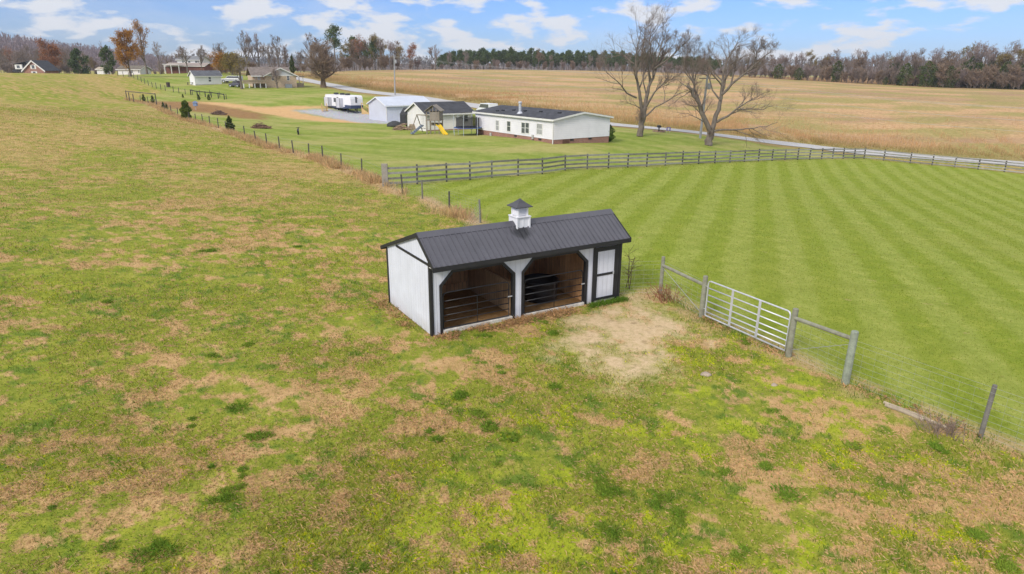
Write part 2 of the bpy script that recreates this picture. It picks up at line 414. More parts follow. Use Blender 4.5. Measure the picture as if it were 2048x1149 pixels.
# ------------------------------------------------------------------ ground sheet
def ground_material():
    k = NT('ground_cover')
    geo = k.n('ShaderNodeNewGeometry').outputs['Position']
    sep = k.n('ShaderNodeSeparateXYZ', {0: geo}).outputs
    flat = k.n('ShaderNodeCombineXYZ'); k.set(flat.inputs[0], sep[0]); k.set(flat.inputs[1], sep[1]); P = flat.outputs[0]
    at = lambda n: k.n('ShaderNodeAttribute', attribute_name=n).outputs['Color']
    A = k.n('ShaderNodeSeparateColor', {0: at('cover_a')}).outputs
    B = k.n('ShaderNodeSeparateColor', {0: at('cover_b')}).outputs
    D = k.n('ShaderNodeSeparateColor', {0: at('patch')}).outputs
    E = k.n('ShaderNodeSeparateColor', {0: at('cover_c')}).outputs
    n1 = k.noise(.9, P, 6, .68); n2 = k.noise(5., P, 6, .7); n3 = k.noise(22., P, 5, .7); n4 = k.noise(.12, P, 5, .6)
    fine = k.math('ADD', k.math('MULTIPLY', n2, .5), k.math('MULTIPLY', n3, .5))
    far_fine = k.math('ADD', k.math('MULTIPLY', n1, .5), k.math('MULTIPLY', n2, .5))
    def ramp(x, *st):
        o = k.n('ShaderNodeValToRGB'); k.set(o.inputs[0], x); e = o.color_ramp.elements
        e[0].position, e[0].color = st[0][0], (*st[0][1], 1); e[1].position, e[1].color = st[-1][0], (*st[-1][1], 1)
        for p, c in st[1:-1]: z = e.new(p); z.color = (*c, 1)
        return o.outputs[0]
    # pasture
    pfine = k.math('ADD', k.math('MULTIPLY', fine, .6), k.math('MULTIPLY', n1, .4))
    past = ramp(pfine, (.3, (.07, .10, .01)), (.44, (.185, .225, .024)), (.55, (.31, .31, .045)), (.7, (.52, .41, .13)))
    straw = ramp(pfine, (.3, (.19, .12, .045)), (.45, (.43, .26, .115)), (.58, (.6, .375, .185)), (.72, (.7, .49, .28)))
    lime = ramp(fine, (.3, (.16, .22, .018)), (.48, (.31, .355, .022)), (.7, (.42, .43, .04)))
    dark = ramp(fine, (.3, (.05, .095, .014)), (.5, (.105, .18, .025)), (.72, (.2, .27, .045)))
    def th(m, g=1.): return k.rng(k.math('ADD', m, k.math('MULTIPLY', k.math('SUBTRACT', pfine, .5), g * 4.)), .15, .95)
    c = k.mix(k.math('MULTIPLY', th(D[2]), .8), past, dark)
    c = k.mix(th(D[1]), c, lime)
    c = k.mix(k.math('MULTIPLY', th(D[0]), .9), c, straw)
    # mown paddock with stripes
    px = k.math('ADD', k.math('MULTIPLY', sep[0], .9426), k.math('MULTIPLY', sep[1], -.3338))
    px = k.math('ADD', px, k.math('MULTIPLY', k.math('SUBTRACT', n4, .5), .7))
    tri = k.math('ABSOLUTE', k.math('SUBTRACT', k.math('FRACT', k.math('DIVIDE', px, 2.4)), .5))
    stripe = k.rng(k.math('ADD', tri, k.math('MULTIPLY', k.math('SUBTRACT', n1, .5), .35)), .17, .33)
    pa = ramp(far_fine, (.3, (.14, .19, .017)), (.5, (.22, .275, .028)), (.7, (.345, .355, .058)))
    pb = ramp(far_fine, (.3, (.175, .22, .028)), (.5, (.27, .315, .054)), (.7, (.41, .41, .105)))
    pad = k.mix(stripe, pa, pb)
    pad = k.mix(k.rng(n4, .45, .75, 0, .4), pad, (.31, .31, .07, 1))
    pad = k.mix(k.rng(k.noise(1.6, P, 3, .5), .66, .76, 0, .5), pad, (.42, .3, .15, 1))
    c = k.mix(A[0], c, pad)
    # house lawn
    lx = k.math('ADD', k.math('MULTIPLY', sep[0], .62), k.math('MULTIPLY', sep[1], .78))
    lst = k.rng(k.math('ABSOLUTE', k.math('SUBTRACT', k.math('FRACT', k.math('DIVIDE', k.math('ADD', lx, k.math('MULTIPLY', n4, 5.)), 4.2)), .5)), .15, .35)
    la = ramp(far_fine, (.3, (.12, .175, .02)), (.5, (.2, .26, .035)), (.7, (.34, .33, .085)))
    lb = ramp(far_fine, (.3, (.16, .21, .03)), (.5, (.26, .305, .06)), (.7, (.42, .39, .14)))
    lw = k.mix(k.math('MULTIPLY', lst, .7), la, lb)
    ln = k.noise(.07, k.n('ShaderNodeMapping', {'Vector': P, 'Rotation': (0, 0, .5), 'Scale': (1, 1.8, 1)}).outputs[0], 4, .6)
    lw = k.mix(k.rng(ln, .45, .62, 0, .75), lw, ramp(far_fine, (.3, (.28, .26, .07)), (.7, (.5, .42, .18))))
    lw = k.mix(k.math('MULTIPLY', E[2], .85), lw, ramp(far_fine, (.3, (.2, .13, .05)), (.7, (.42, .29, .13))))
    c = k.mix(A[1], c, lw)
    # hay field
    hv = k.n('ShaderNodeMapping', {'Vector': P, 'Rotation': (0, 0, .35), 'Scale': (.8, 1.35, 1)}).outputs[0]
    h1_ = k.noise(.022, hv, 6, .62); h2_ = k.noise(.05, hv, 5, .62, .4); h3_ = k.noise(1.1, P, 4, .7)
    hay = ramp(h3_, (.3, (.36, .22, .105)), (.5, (.50, .315, .16)), (.7, (.64, .43, .235)))
    hay = k.mix(k.rng(h1_, .47, .6, 0, .8), hay, ramp(h3_, (.3, (.25, .155, .085)), (.7, (.42, .275, .16))))
    hay = k.mix(k.rng(h2_, .44, .58, 0, .85), hay, ramp(h3_, (.3, (.21, .2, .05)), (.7, (.40, .33, .12))))
    hay = k.mix(k.math('MULTIPLY', E[1], .7), hay, ramp(h3_, (.3, (.15, .14, .04)), (.7, (.34, .27, .1))))
    c = k.mix(A[2], c, hay)
    # bare places
    c = k.mix(B[1], c, ramp(far_fine, (.3, (.16, .1, .04)), (.5, (.29, .165, .068)), (.7, (.38, .25, .11))))
    c = k.mix(B[0], c, ramp(far_fine, (.3, (.46, .26, .11)), (.5, (.58, .36, .165)), (.7, (.68, .46, .24))))
    c = k.mix(k.math('MULTIPLY', k.rng(k.math('ADD', B[2], k.math('MULTIPLY', k.math('SUBTRACT', pfine, .5), 3.2)), .05, 1.0), k.rng(B[2], .02, .3)), c, ramp(fine, (.28, (.3, .2, .1)), (.42, (.52, .375, .21)), (.56, (.63, .47, .28)), (.72, (.72, .57, .37))))
    c = k.mix(k.math('MULTIPLY', k.rng(k.noise(2.6, P, 4, .7), .56, .66), k.math('MULTIPLY', B[2], .5)), c, (.27, .19, .1, 1))
    c = k.mix(E[0], c, ramp(fine, (.3, (.34, .22, .1)), (.5, (.5, .34, .18)), (.7, (.62, .45, .27))))
    v = k.n('ShaderNodeTexVoronoi', {'Scale': 9.}); k.set(v.inputs['Vector'], P)
    gr = k.mix(.35, ramp(far_fine, (.35, (.27, .27, .29)), (.65, (.45, .44, .45))), v.outputs['Color'])
    c = k.mix(k.n('ShaderNodeAttribute', attribute_name='cover_a').outputs['Alpha'], c, gr)
    hh = k.math('ADD', k.math('MULTIPLY', n2, 1.), k.math('MULTIPLY', n3, .35))
    nrm = k.bump(hh, .7, .08)
    k.bsdf(c, .95, nrm, spec=.1)
    return k, at
GK, _at = ground_material()
M_GROUND = GK.m
NA, NR = 640, 780
az = np.linspace(-R(60), R(60), NA); rr = np.geomspace(3, 3400, NR)
gx = (np.sin(az)[None] * rr[:, None]).ravel(); gyy = (np.cos(az)[None] * rr[:, None]).ravel()
gz = hgt(gx, gyy)
reg = regions(gx, gyy)
st_, li_, da_ = patches(gx, gyy)
gz += (fbm(gx, gyy, 2.5, 3, 3) - .5) * .10 * (1 - reg['pad']) * (1 - reg['ins']) * ss(400, 60, np.hypot(gx, gyy)) * (1 - reg['soil'])
one = np.ones_like(gx)
att = dict(cover_a=np.c_[reg['pad'], reg['lawn'], reg['hay'], reg['grav']], cover_b=np.c_[reg['dirt'], reg['weed'], reg['soil'], one],
           patch=np.c_[st_, li_, da_, one], cover_c=np.c_[reg['straw'], reg['verge'], reg['lv'], one])
# stable floor: trodden earth inside the shelter
att['cover_b'][:, 2] = np.where(reg['ins'] > .5, 0, att['cover_b'][:, 2])
att['cover_b'][:, 1] = np.maximum(att['cover_b'][:, 1], reg['ins'])
ii = np.arange(NR * NA).reshape(NR, NA)
gf = np.stack([ii[:-1, :-1], ii[:-1, 1:], ii[1:, 1:], ii[1:, :-1]], -1).reshape(-1, 4)
gf = gf[:, ::-1]
cls = np.argmax(np.c_[.5 * one, reg['pad'], reg['lawn'], reg['hay'], np.maximum(reg['dirt'], reg['weed'] * .6 * (np.hypot(gx, gyy) < 220)) * 1.1 * (1 - reg['hay']), reg['grav'] * 1.2], 1)[gf[:, 0]]
for i, nm in enumerate(['pasture', 'mown_paddock', 'house_lawn', 'hay_field', 'dirt_track', 'gravel_pad']):
    sel = gf[cls == i]
    u, inv = np.unique(sel, return_inverse=True)
    o = npmesh(nm, np.c_[gx, gyy, gz][u], inv.reshape(-1, 4), M_GROUND, attrs={k: a[u] for k, a in att.items()}, smooth=True)
    o['kind'] = 'structure'

# road
M_ROAD = mat('worn_asphalt', (.46, .445, .43), .9, .08, .6, bump=.1)
def smooth_line(pts, step):
    P = [Vector((p[0], p[1])) for p in pts]; out = []
    for i in range(len(P) - 1):
        a, b, c, d = P[max(i - 1, 0)], P[i], P[i + 1], P[min(i + 2, len(P) - 1)]
        n = max(1, int((c - b).length / step))
        for k in range(n):
            t = k / n
            out.append(.5 * ((2 * b) + (c - a) * t + (2 * a - 5 * b + 4 * c - d) * t * t + (3 * b - a - 3 * c + d) * t ** 3))
    return out + [P[-1]]
def chaikin(pts, n=3):
    P = [Vector((p[0], p[1])) for p in pts]
    for _ in range(n):
        P = [P[0]] + [q for a, b in zip(P[:-1], P[1:]) for q in (a * .75 + b * .25, a * .25 + b * .75)] + [P[-1]]
    return P
def strip(name, pts, w, m, lift=.05, n=8):
    vs = []; fs = []
    for i, p in enumerate(pts):
        d = (pts[min(i + 1, len(pts) - 1)] - pts[max(i - 1, 0)]).normalized(); nx = Vector((-d.y, d.x))
        for k in range(n + 1):
            q = p + nx * w * (k / n - .5); vs.append((q.x, q.y, 0))
    vs = np.array(vs); vs[:, 2] = hgt(vs[:, 0], vs[:, 1]) + lift
    i2 = np.arange(len(vs)).reshape(-1, n + 1)
    f = np.stack([i2[:-1, :-1], i2[1:, :-1], i2[1:, 1:], i2[:-1, 1:]], -1).reshape(-1, 4)
    o = npmesh(name, vs, f[:, ::-1], m, smooth=True); o['kind'] = 'structure'; return o
_road = chaikin(ROAD, 2)
road = strip('road', _road, 5.6, M_ROAD)

# ------------------------------------------------------------------ grass
def grass_mat():
    k = NT('grass_blade')
    c = k.n('ShaderNodeAttribute', attribute_name='tint').outputs['Color']
    d = k.n('ShaderNodeBsdfDiffuse', {'Roughness': 1.}); k.set(d.inputs[0], c)
    t = k.n('ShaderNodeBsdfTranslucent'); k.set(t.inputs[0], c)
    m = k.n('ShaderNodeMixShader', {0: .35}); k.set(m.inputs[1], d.outputs[0]); k.set(m.inputs[2], t.outputs[0])
    k.t.links.new(m.outputs[0], k.out.inputs[0]); return k.m
M_GRASS = grass_mat()

def blades(name, x, y, L, wd, lean, col, jit=.2, zo=0.):
    """one tapering blade per base point"""
    n = len(x)
    a = rng.uniform(0, 2 * np.pi, n); b = a + np.pi / 2 + rng.uniform(-.6, .6, n)
    z = hgt(x, y) + zo
    dx, dy = np.cos(a) * wd / 2, np.sin(a) * wd / 2
    hx, hy = np.cos(b) * L * np.sin(lean), np.sin(b) * L * np.sin(lean)
    v = np.empty((n, 4, 3))
    v[:, 0] = np.c_[x - dx, y - dy, z - .01]; v[:, 1] = np.c_[x + dx, y + dy, z - .01]
    v[:, 2] = np.c_[x + hx * .55 + dx * .7, y + hy * .55 + dy * .7, z + L * np.cos(lean * .75) * .6]
    v[:, 3] = np.c_[x + hx, y + hy, z + L * np.cos(lean)]
    t = np.clip(col * (1 + rng.uniform(-1, 1, (n, 1)) * jit) * (1 + rng.uniform(-.06, .06, (n, 3))), .005, .9)
    t = np.repeat(np.c_[t, np.ones(n)], 4, 0)
    f = (np.arange(n)[:, None] * 4 + np.array([[0, 1, 2, 0, 2, 3]])).reshape(-1, 3)
    o = npmesh(name, v.reshape(-1, 3), f, M_GRASS, attrs={'tint': t}); o['kind'] = 'stuff'
    return o

def scatter(n, r0, r1, p, a0=-49, a1=49):
    u = rng.uniform(0, 1, n); q = 2 - p
    r = (r0 ** q + u * (r1 ** q - r0 ** q)) ** (1 / q)
    a = rng.uniform(R(a0), R(a1), n)
    return r * np.sin(a), r * np.cos(a), r

def V(*c): return np.array(c)
GREEN, STRAW, LIME, DARK, PADG = V(.235, .27, .03), V(.62, .42, .22), V(.50, .50, .018), V(.125, .22, .022), V(.21, .27, .045)
x, y, r = scatter(900000, 9, 135, 1.8)
g = regions(x, y); s_, l_, d_ = patches(x, y)
past = (1 - np.maximum.reduce([g['pad'], g['lawn'], g['ins'], g['dirt'], np.clip((g['soil'] - .12) * 1.5, 0, 1)]))
keep = rng.uniform(0, 1, len(x)) < past
x, y, r, s_, l_, d_ = [q[keep] for q in (x, y, r, s_, l_, d_)]
n = len(x)
pw = np.c_[.5 + 0 * s_, .11 + s_ * .75 + .06 * ss(30, 60, r), .03 + l_ * .95, .10 + d_ * .55]; pw = np.cumsum(pw / pw.sum(1, keepdims=True), 1)
kind = np.minimum((rng.uniform(0, 1, n)[:, None] > pw).sum(1), 3)
big = 1 + np.clip((r - 15) / 45, 0, 2.2)
col = np.array([GREEN, STRAW, LIME, DARK])[kind]
ye = rng.uniform(0, 1, n)[:, None]
col = np.where((kind == 0)[:, None], GREEN * (1 - ye * .6) + V(.38, .32, .08) * ye * .6, col)
L = np.choose(kind, [rng.uniform(.035, .08, n), rng.uniform(.05, .13, n), rng.uniform(.02, .05, n), rng.uniform(.05, .11, n)]) * (1 + .25 * (big - 1))
wd = np.choose(kind, [.010, .0062, .026, .011]) * big * rng.uniform(.7, 1.3, n)
lean = np.choose(kind, [rng.uniform(.3, 1.1, n), rng.uniform(1.05, 1.5, n), rng.uniform(.9, 1.45, n), rng.uniform(.2, .95, n)])
blades('pasture_grass', x, y, L, wd, lean, col, np.choose(kind, [.5, .26, .4, .45])[:, None])

# tussocks: tall dark clumps left by the horses
cx, cy, cr = scatter(900, 10, 33, 1.4)
ok = (regions(cx, cy)['pad'] < .3) & (regions(cx, cy)['soil'] < .2) & (regions(cx, cy)['ins'] < .1) & (fbm(cx, cy, 3.5, 92, 2) > .5)
cx, cy = cx[ok][:50], cy[ok][:50]
sub_ = rng.integers(1, 5, len(cx)); cx = np.repeat(cx, sub_) + rng.normal(0, .14, sub_.sum()); cy = np.repeat(cy, sub_) + rng.normal(0, .14, sub_.sum())
rad = rng.uniform(.05, .15, len(cx)) * (1 + (rng.uniform(0, 1, len(cx)) > .8) * .8)
nb = 170
a = rng.uniform(0, 2 * np.pi, (len(cx), nb)); q = np.sqrt(rng.uniform(0, 1, (len(cx), nb))) * rad[:, None]
x, y = (cx[:, None] + np.cos(a) * q).ravel(), (cy[:, None] + np.sin(a) * q).ravel()
n = len(x); e = (q / rad[:, None]).ravel(); rp = np.repeat(rad, nb)
mixt = np.clip(np.repeat(rng.uniform(0, 1, len(cx)), nb) + rng.normal(0, .35, n), 0, 1)[:, None]
blades('grass_tussocks', x, y, rng.uniform(.5, 1.1, n) * (.05 + rp * .55), rng.uniform(.006, .012, n), np.clip(e * .9 + rng.uniform(0, .4, n), 0, 1.3), V(.15, .27, .03) * (1 - mixt) + V(.28, .36, .05) * mixt, .4)

# rank green grass at the shelter's foot and the paddock edge
x, y = [], []
for (p, q, n, wdt) in [(sh(5.9, -.3), sh(7.6, -.22), 1700, .18), (sh(7.6, .2), sh(7.8, 2.8), 500, .3), (FENCE_R[1], FENCE_R[2], 300, .3), (FENCE_R[2], FENCE_R[3], 350, .35), (FENCE_R[4], FENCE_R[5], 500, .5), (sh(-.2, .2), sh(-.2, SW), 160, .2)]:
    t = rng.uniform(0, 1, n); x.append(p.x + (q.x - p.x) * t + rng.normal(0, wdt / 2, n)); y.append(p.y + (q.y - p.y) * t + rng.normal(0, wdt / 2, n))
x, y = np.concatenate(x), np.concatenate(y); kp = regions(x, y)['ins'] < .2; x, y = x[kp], y[kp]; n = len(x)
blades('rank_grass', x, y, rng.uniform(.08, .2, n), rng.uniform(.008, .013, n), rng.uniform(.1, .8, n), V(.13, .225, .028), .45)
x, y = [], []
for (p, q, n, wdt) in [(sh(.3, -.3), sh(5.2, -.3), 2600, .35), (sh(-.3, 1.2), sh(-.25, SW), 900, .3), (FENCE_R[4], FENCE_R[5], 260, .35), (FENCE_R[2], FENCE_R[3], 250, .3)]:
    t = rng.uniform(0, 1, n); x.append(p.x + (q.x - p.x) * t + rng.normal(0, wdt / 2, n)); y.append(p.y + (q.y - p.y) * t + rng.normal(0, wdt / 2, n))
x, y = np.concatenate(x), np.concatenate(y); kp = (regions(x, y)['ins'] < .2) & (fbm(x, y, .6, 33, 3) > .42); x, y = x[kp], y[kp]; n = len(x)
blades('dead_thatch', x, y, rng.uniform(.08, .26, n), rng.uniform(.006, .011, n), rng.uniform(.5, 1.4, n), V(.50, .31, .15), .45)

# short blades of the mown paddock
x, y, r = scatter(250000, 13, 105, 1.75, -12, 48)
kp = (regions(x, y)['pad'] > .5); x, y, r = x[kp], y[kp], r[kp]; n = len(x)
big = 1 + np.clip((r - 15) / 30, 0, 2.2)
tri = np.abs(((x * .9426 - y * .3338) / 2.4) % 1 - .5); sv = ss(.17, .33, tri)[:, None]
ye = (rng.uniform(0, 1, n)[:, None] ** 2)
blades('paddock_grass', x, y, rng.uniform(.03, .06, n) * big ** .5, .013 * big, rng.uniform(.3, 1.2, n), (V(.215, .28, .028) * (1 - sv) + V(.275, .33, .055) * sv) * (1 - ye * .5) + V(.4, .36, .12) * ye * .5)

# tall dead grass along the wire fence
pts, tt = FENCE_B[2:], []
xs, ys = [], []
for p, q in zip(pts[:-1], pts[1:]):
    ln_ = (q - p).length; n = int(ln_ * 260 * (1 if p.y < 80 else .45)); t = rng.uniform(0, 1, n)
    nx = Vector((-(q - p).y, (q - p).x, 0)).normalized()
    o_ = rng.normal(.25, .42, n)
    xs.append(p.x + (q.x - p.x) * t + nx.x * o_); ys.append(p.y + (q.y - p.y) * t + nx.y * o_)
x, y = np.concatenate(xs), np.concatenate(ys)
cl = fbm(x, y, 2.0, 41, 3)
kp = rng.uniform(0, 1, len(x)) < ss(.33, .6, cl); x, y, cl = x[kp], y[kp], cl[kp]; n = len(x)
rr_ = np.hypot(x, y)
ye = rng.uniform(0, 1, n)[:, None]
blades('dead_fence_grass', x, y, rng.uniform(.2, .6, n) * (.6 + cl), .016 * (1 + rr_ / 60), rng.uniform(.05, .8, n), V(.66, .45, .25) * (1 - ye * .4) + V(.36, .34, .1) * ye * .4, .3)

# standing dry stalks of the hay field, thickest beside the road
n = 150000
k_ = rng.integers(8, len(_road) - 1, n); t = rng.uniform(0, 1, n)
P = np.array([(p.x, p.y) for p in _road]); d = P[k_ + 1] - P[k_]; nx = np.c_[-d[:, 1], d[:, 0]] / np.linalg.norm(d, axis=1)[:, None]
seglen = np.linalg.norm(d, axis=1)
kp = rng.uniform(0, 1, n) < seglen / seglen.max(); k_, t, d, nx = k_[kp], t[kp], d[kp], nx[kp]
off = 4.2 + np.abs(rng.normal(0, 1, len(k_))) ** 1.4 * 16
x = P[k_, 0] + d[:, 0] * t + nx[:, 0] * off; y = P[k_, 1] + d[:, 1] * t + nx[:, 1] * off
kp = (regions(x, y)['hay'] > .6) & (np.abs(np.arctan2(x, y)) < R(41)) & (fbm(x, y, 3, 95, 3) > .36); x, y, off = x[kp], y[kp], off[kp]; n = len(x)
gr = (ss(16, 6, off + (fbm(x, y, 5, 97, 2) - .5) * 10) * rng.uniform(.2, 1, n))[:, None]
hh = fbm(x, y, 4, 96, 3)
blades('hay_stalks', x, y, rng.uniform(.3, .9, n) * (.5 + hh) * ss(3.5, 9, off), .06, rng.uniform(.05, .6, n), V(.58, .385, .195) * (1 - gr) + V(.27, .23, .07) * gr, .18)
# ------------------------------------------------------------------ sky and light
def sky(sun_el, sun_az, strength, sun_s, sun_angle, expo):
    w = bpy.data.worlds.new('World'); scene.world = w; w.use_nodes = True
    t = w.node_tree; t.nodes.clear()
    N = t.nodes.new; Lk = t.links.new
    out = N('ShaderNodeOutputWorld'); bg = N('ShaderNodeBackground'); bg.inputs['Strength'].default_value = strength
    st = N('ShaderNodeTexSky'); st.sky_type = 'NISHITA'; st.sun_disc = False
    st.sun_elevation = sun_el; st.sun_rotation = sun_az; st.altitude = 200; st.air_density = 1.0; st.dust_density = .4; st.ozone_density = 2.5
    tc = N('ShaderNodeTexCoord')
    sp = N('ShaderNodeSeparateXYZ'); Lk(tc.outputs['Generated'], sp.inputs[0])
    mp = N('ShaderNodeMapping'); mp.inputs['Scale'].default_value = (1, 1, 3.0); mp.inputs['Location'].default_value = CLOUD_SHIFT; Lk(tc.outputs['Generated'], mp.inputs['Vector'])
    def noise(sc, det, ro, di=0):
        n = N('ShaderNodeTexNoise'); n.inputs['Scale'].default_value = sc; n.inputs['Detail'].default_value = det; n.inputs['Roughness'].default_value = ro; n.inputs['Distortion'].default_value = di
        Lk(mp.outputs[0], n.inputs['Vector']); return n.outputs['Fac']
    def mr(x, a, b, c, d, smooth=True):
        n = N('ShaderNodeMapRange'); n.interpolation_type = 'SMOOTHSTEP' if smooth else 'LINEAR'
        for i, q in enumerate((a, b, c, d)): n.inputs[1 + i].default_value = q
        Lk(x, n.inputs[0]); return n.outputs[0]
    def ma(op, a, b):
        n = N('ShaderNodeMath'); n.operation = op
        for i, q in enumerate((a, b)):
            if isinstance(q, (int, float)): n.inputs[i].default_value = q
            else: Lk(q, n.inputs[i])
        return n.outputs[0]
    puff = mr(noise(14, 6, .52, .12), .47, .60, 0, 1)
    veil = mr(noise(3.2, 7, .6, .3), .45, .78, 0, .45)
    over = mr(sp.outputs[2], .14, .5, 0, .85)          # thicker cloud overhead
    band = mr(sp.outputs[2], -.02, .05, .75, 1.)
    cl = ma('MINIMUM', ma('MAXIMUM', ma('MAXIMUM', ma('MULTIPLY', puff, .92), veil), over), 1.)
    # sky hue: richer blue than the bare model
    hs = N('ShaderNodeMix'); hs.data_type = 'RGBA'; hs.blend_type = 'MULTIPLY'; hs.inputs[0].default_value = 1
    Lk(st.outputs[0], hs.inputs[6]); hs.inputs[7].default_value = SKY_TINT
    mx = N('ShaderNodeMix'); mx.data_type = 'RGBA'
    Lk(cl, mx.inputs[0]); Lk(hs.outputs[2], mx.inputs[6]); mx.inputs[7].default_value = CLOUD_COL
    dim = mr(sp.outputs[2], .03, .35, .80, 1.); dm = N('ShaderNodeMix'); dm.data_type = 'RGBA'; dm.blend_type = 'MULTIPLY'; dm.inputs[0].default_value = 1; dm.inputs[6].default_value = CLOUD_COL; Lk(dim, dm.inputs[7]); Lk(dm.outputs[2], mx.inputs[7])
    Lk(mx.outputs[2], bg.inputs[0]); Lk(bg.outputs[0], out.inputs[0])
    l = bpy.data.lights.new('sun', 'SUN'); l.energy = sun_s; l.angle = sun_angle; l.color = (1, .95, .88)
    o = bpy.data.objects.new('sun', l); C.objects.link(o)
    d = Vector((math.sin(sun_az) * math.cos(sun_el), math.cos(sun_az) * math.cos(sun_el), math.sin(sun_el)))
    o.rotation_euler = d.to_track_quat('Z', 'Y').to_euler(); o.location = (0, -20, 60)
    scene.view_settings.view_transform = 'Standard'; scene.view_settings.look = 'None'
    scene.view_settings.exposure = expo; scene.view_settings.gamma = 1
CLOUD_SHIFT = (3.1, 1.7, .4)
SKY_TINT = (.46, .63, 1.08, 1)
CLOUD_COL = (7.7, 7.85, 8.3, 1)
sky(R(38), R(215), .1, 2.2, R(14), 0.42)
scene.cycles.max_bounces = 6; scene.cycles.diffuse_bounces = 3; scene.cycles.transparent_max_bounces = 6
scene.cycles.use_denoising = True

# ------------------------------------------------------------------ shared materials
WHITE = mat('white_siding', (.72, .73, .78), .55, .05, 1.5, pattern='groove', period=.2, dirt=.5)
WHITE_P = mat('white_painted_sill', (.66, .62, .55), .75, .22, 4, bump=.2)
BLACK = mat('black_trim', (.022, .021, .022), .6, .25, 4)
BLACK_METAL = mat('black_gate_tube', (.02, .02, .022), .42, .2, 6)
ROOFM = mat('charcoal_roof_metal', (.088, .085, .098), .36, .12, 1.2, spec=.6, metal=.0)
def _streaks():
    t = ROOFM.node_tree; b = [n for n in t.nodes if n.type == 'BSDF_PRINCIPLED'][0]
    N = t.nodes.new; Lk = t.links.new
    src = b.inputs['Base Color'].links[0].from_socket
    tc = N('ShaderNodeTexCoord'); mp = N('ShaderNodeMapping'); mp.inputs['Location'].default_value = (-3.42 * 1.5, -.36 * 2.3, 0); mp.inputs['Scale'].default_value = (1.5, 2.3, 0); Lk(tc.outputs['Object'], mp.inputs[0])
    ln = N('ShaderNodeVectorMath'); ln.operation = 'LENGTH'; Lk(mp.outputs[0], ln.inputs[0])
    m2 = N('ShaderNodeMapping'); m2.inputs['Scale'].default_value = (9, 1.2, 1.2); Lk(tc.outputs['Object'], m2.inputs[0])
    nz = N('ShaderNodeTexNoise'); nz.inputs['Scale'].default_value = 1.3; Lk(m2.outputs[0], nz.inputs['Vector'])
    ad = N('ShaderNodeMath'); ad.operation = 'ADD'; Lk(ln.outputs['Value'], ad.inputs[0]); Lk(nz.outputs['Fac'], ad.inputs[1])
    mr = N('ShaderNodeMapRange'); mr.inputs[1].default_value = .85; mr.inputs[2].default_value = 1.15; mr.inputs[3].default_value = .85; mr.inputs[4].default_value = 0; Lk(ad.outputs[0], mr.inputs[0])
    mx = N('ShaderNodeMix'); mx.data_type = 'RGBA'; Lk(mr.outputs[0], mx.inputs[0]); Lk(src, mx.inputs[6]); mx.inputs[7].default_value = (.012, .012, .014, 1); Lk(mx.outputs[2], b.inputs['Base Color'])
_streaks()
WOOD_IN = mat('stained_boards', (.48, .23, .09), .7, .25, 2, pattern='boards', period=.17, alt=(.68, .39, .18, 1))
WOOD_PART = mat('partition_boards', (.46, .28, .14), .75, .2, 2, pattern='boards', period=.16, alt=(.6, .4, .22, 1))
VINYL = mat('white_vinyl', (.78, .77, .78), .5, .05, 3)
CAPM = mat('charcoal_cupola_roof', (.06, .058, .066), .45, .15, 5)
GREYWOOD = mat('weathered_wood', (.2, .185, .155), .9, .25, 3, bump=.3, stretch=(2, 2, 2))
PALEWOOD = mat('pale_weathered_post', (.30, .275, .2), .9, .25, 5, bump=.4, alt=(.33, .34, .25, 1))
DARKPOST = mat('dark_weathered_post', (.095, .085, .075), .9, .3, 6, bump=.3)
GALV = mat('galvanised_tube', (.62, .63, .66), .38, .1, 8, metal=.35)
WIREM = mat('fence_wire', (.42, .42, .42), .5, .1, 8, metal=.4)

# ------------------------------------------------------------------ the horse shelter
shed = thing('horse_shelter', 'white wooden run-in horse shelter with charcoal metal roof, two gated stalls and a cupola', 'shelter', SHO, SHY)
YF, ZR, YR, ZB = -.381, 3.137, .7855, 1.997
def zroof(y): return 2.329 + (ZR - 2.329) * (y - YF) / (YR - YF) if y < YR else ZR - (ZR - ZB) * (y - YR) / (SW + .381 - YR)
tk = .09
for poly in ([(.02, .03), (.30, .03), (.30, 1.64), (.75, 2.09), (.75, 2.5), (.02, 2.5)], [(2.99, .0), (3.26, .0), (3.26, 1.64), (3.69, 2.09), (3.69, 2.5), (2.53, 2.5), (2.53, 2.09), (2.99, 1.64)],
             [(5.96, .03), (SL - .02, .03), (SL - .02, 2.5), (5.5, 2.5), (5.5, 2.09), (5.96, 1.64)]):
    MB().prism(poly, 0, tk).build('front_wall', WHITE, shed)
MB().prism([(.752, 2.1), (2.528, 2.1), (2.528, 2.5), (.752, 2.5)], .003, tk).build('front_header', WHITE, shed); MB().prism([(3.692, 2.1), (5.498, 2.1), (5.498, 2.5), (3.692, 2.5)], .003, tk).build('front_header', WHITE, shed)
RZ = Matrix.Rotation(R(90), 4, 'Z')          # prism outline x -> local y
gable = [(.092, .03), (SW - .02, .03), (SW - .02, zroof(SW) - .06), (YR, ZR - .06), (.092, zroof(.09) - .06)]
for x in (0., SL - tk):
    MB().prism(gable, -tk - x, -x, RZ).build('side_wall', WHITE, shed)
MB().box(tk + .002, SL - tk - .002, SW - tk, SW - .01, .03, zroof(SW) - .08).build('rear_wall', WHITE, shed)
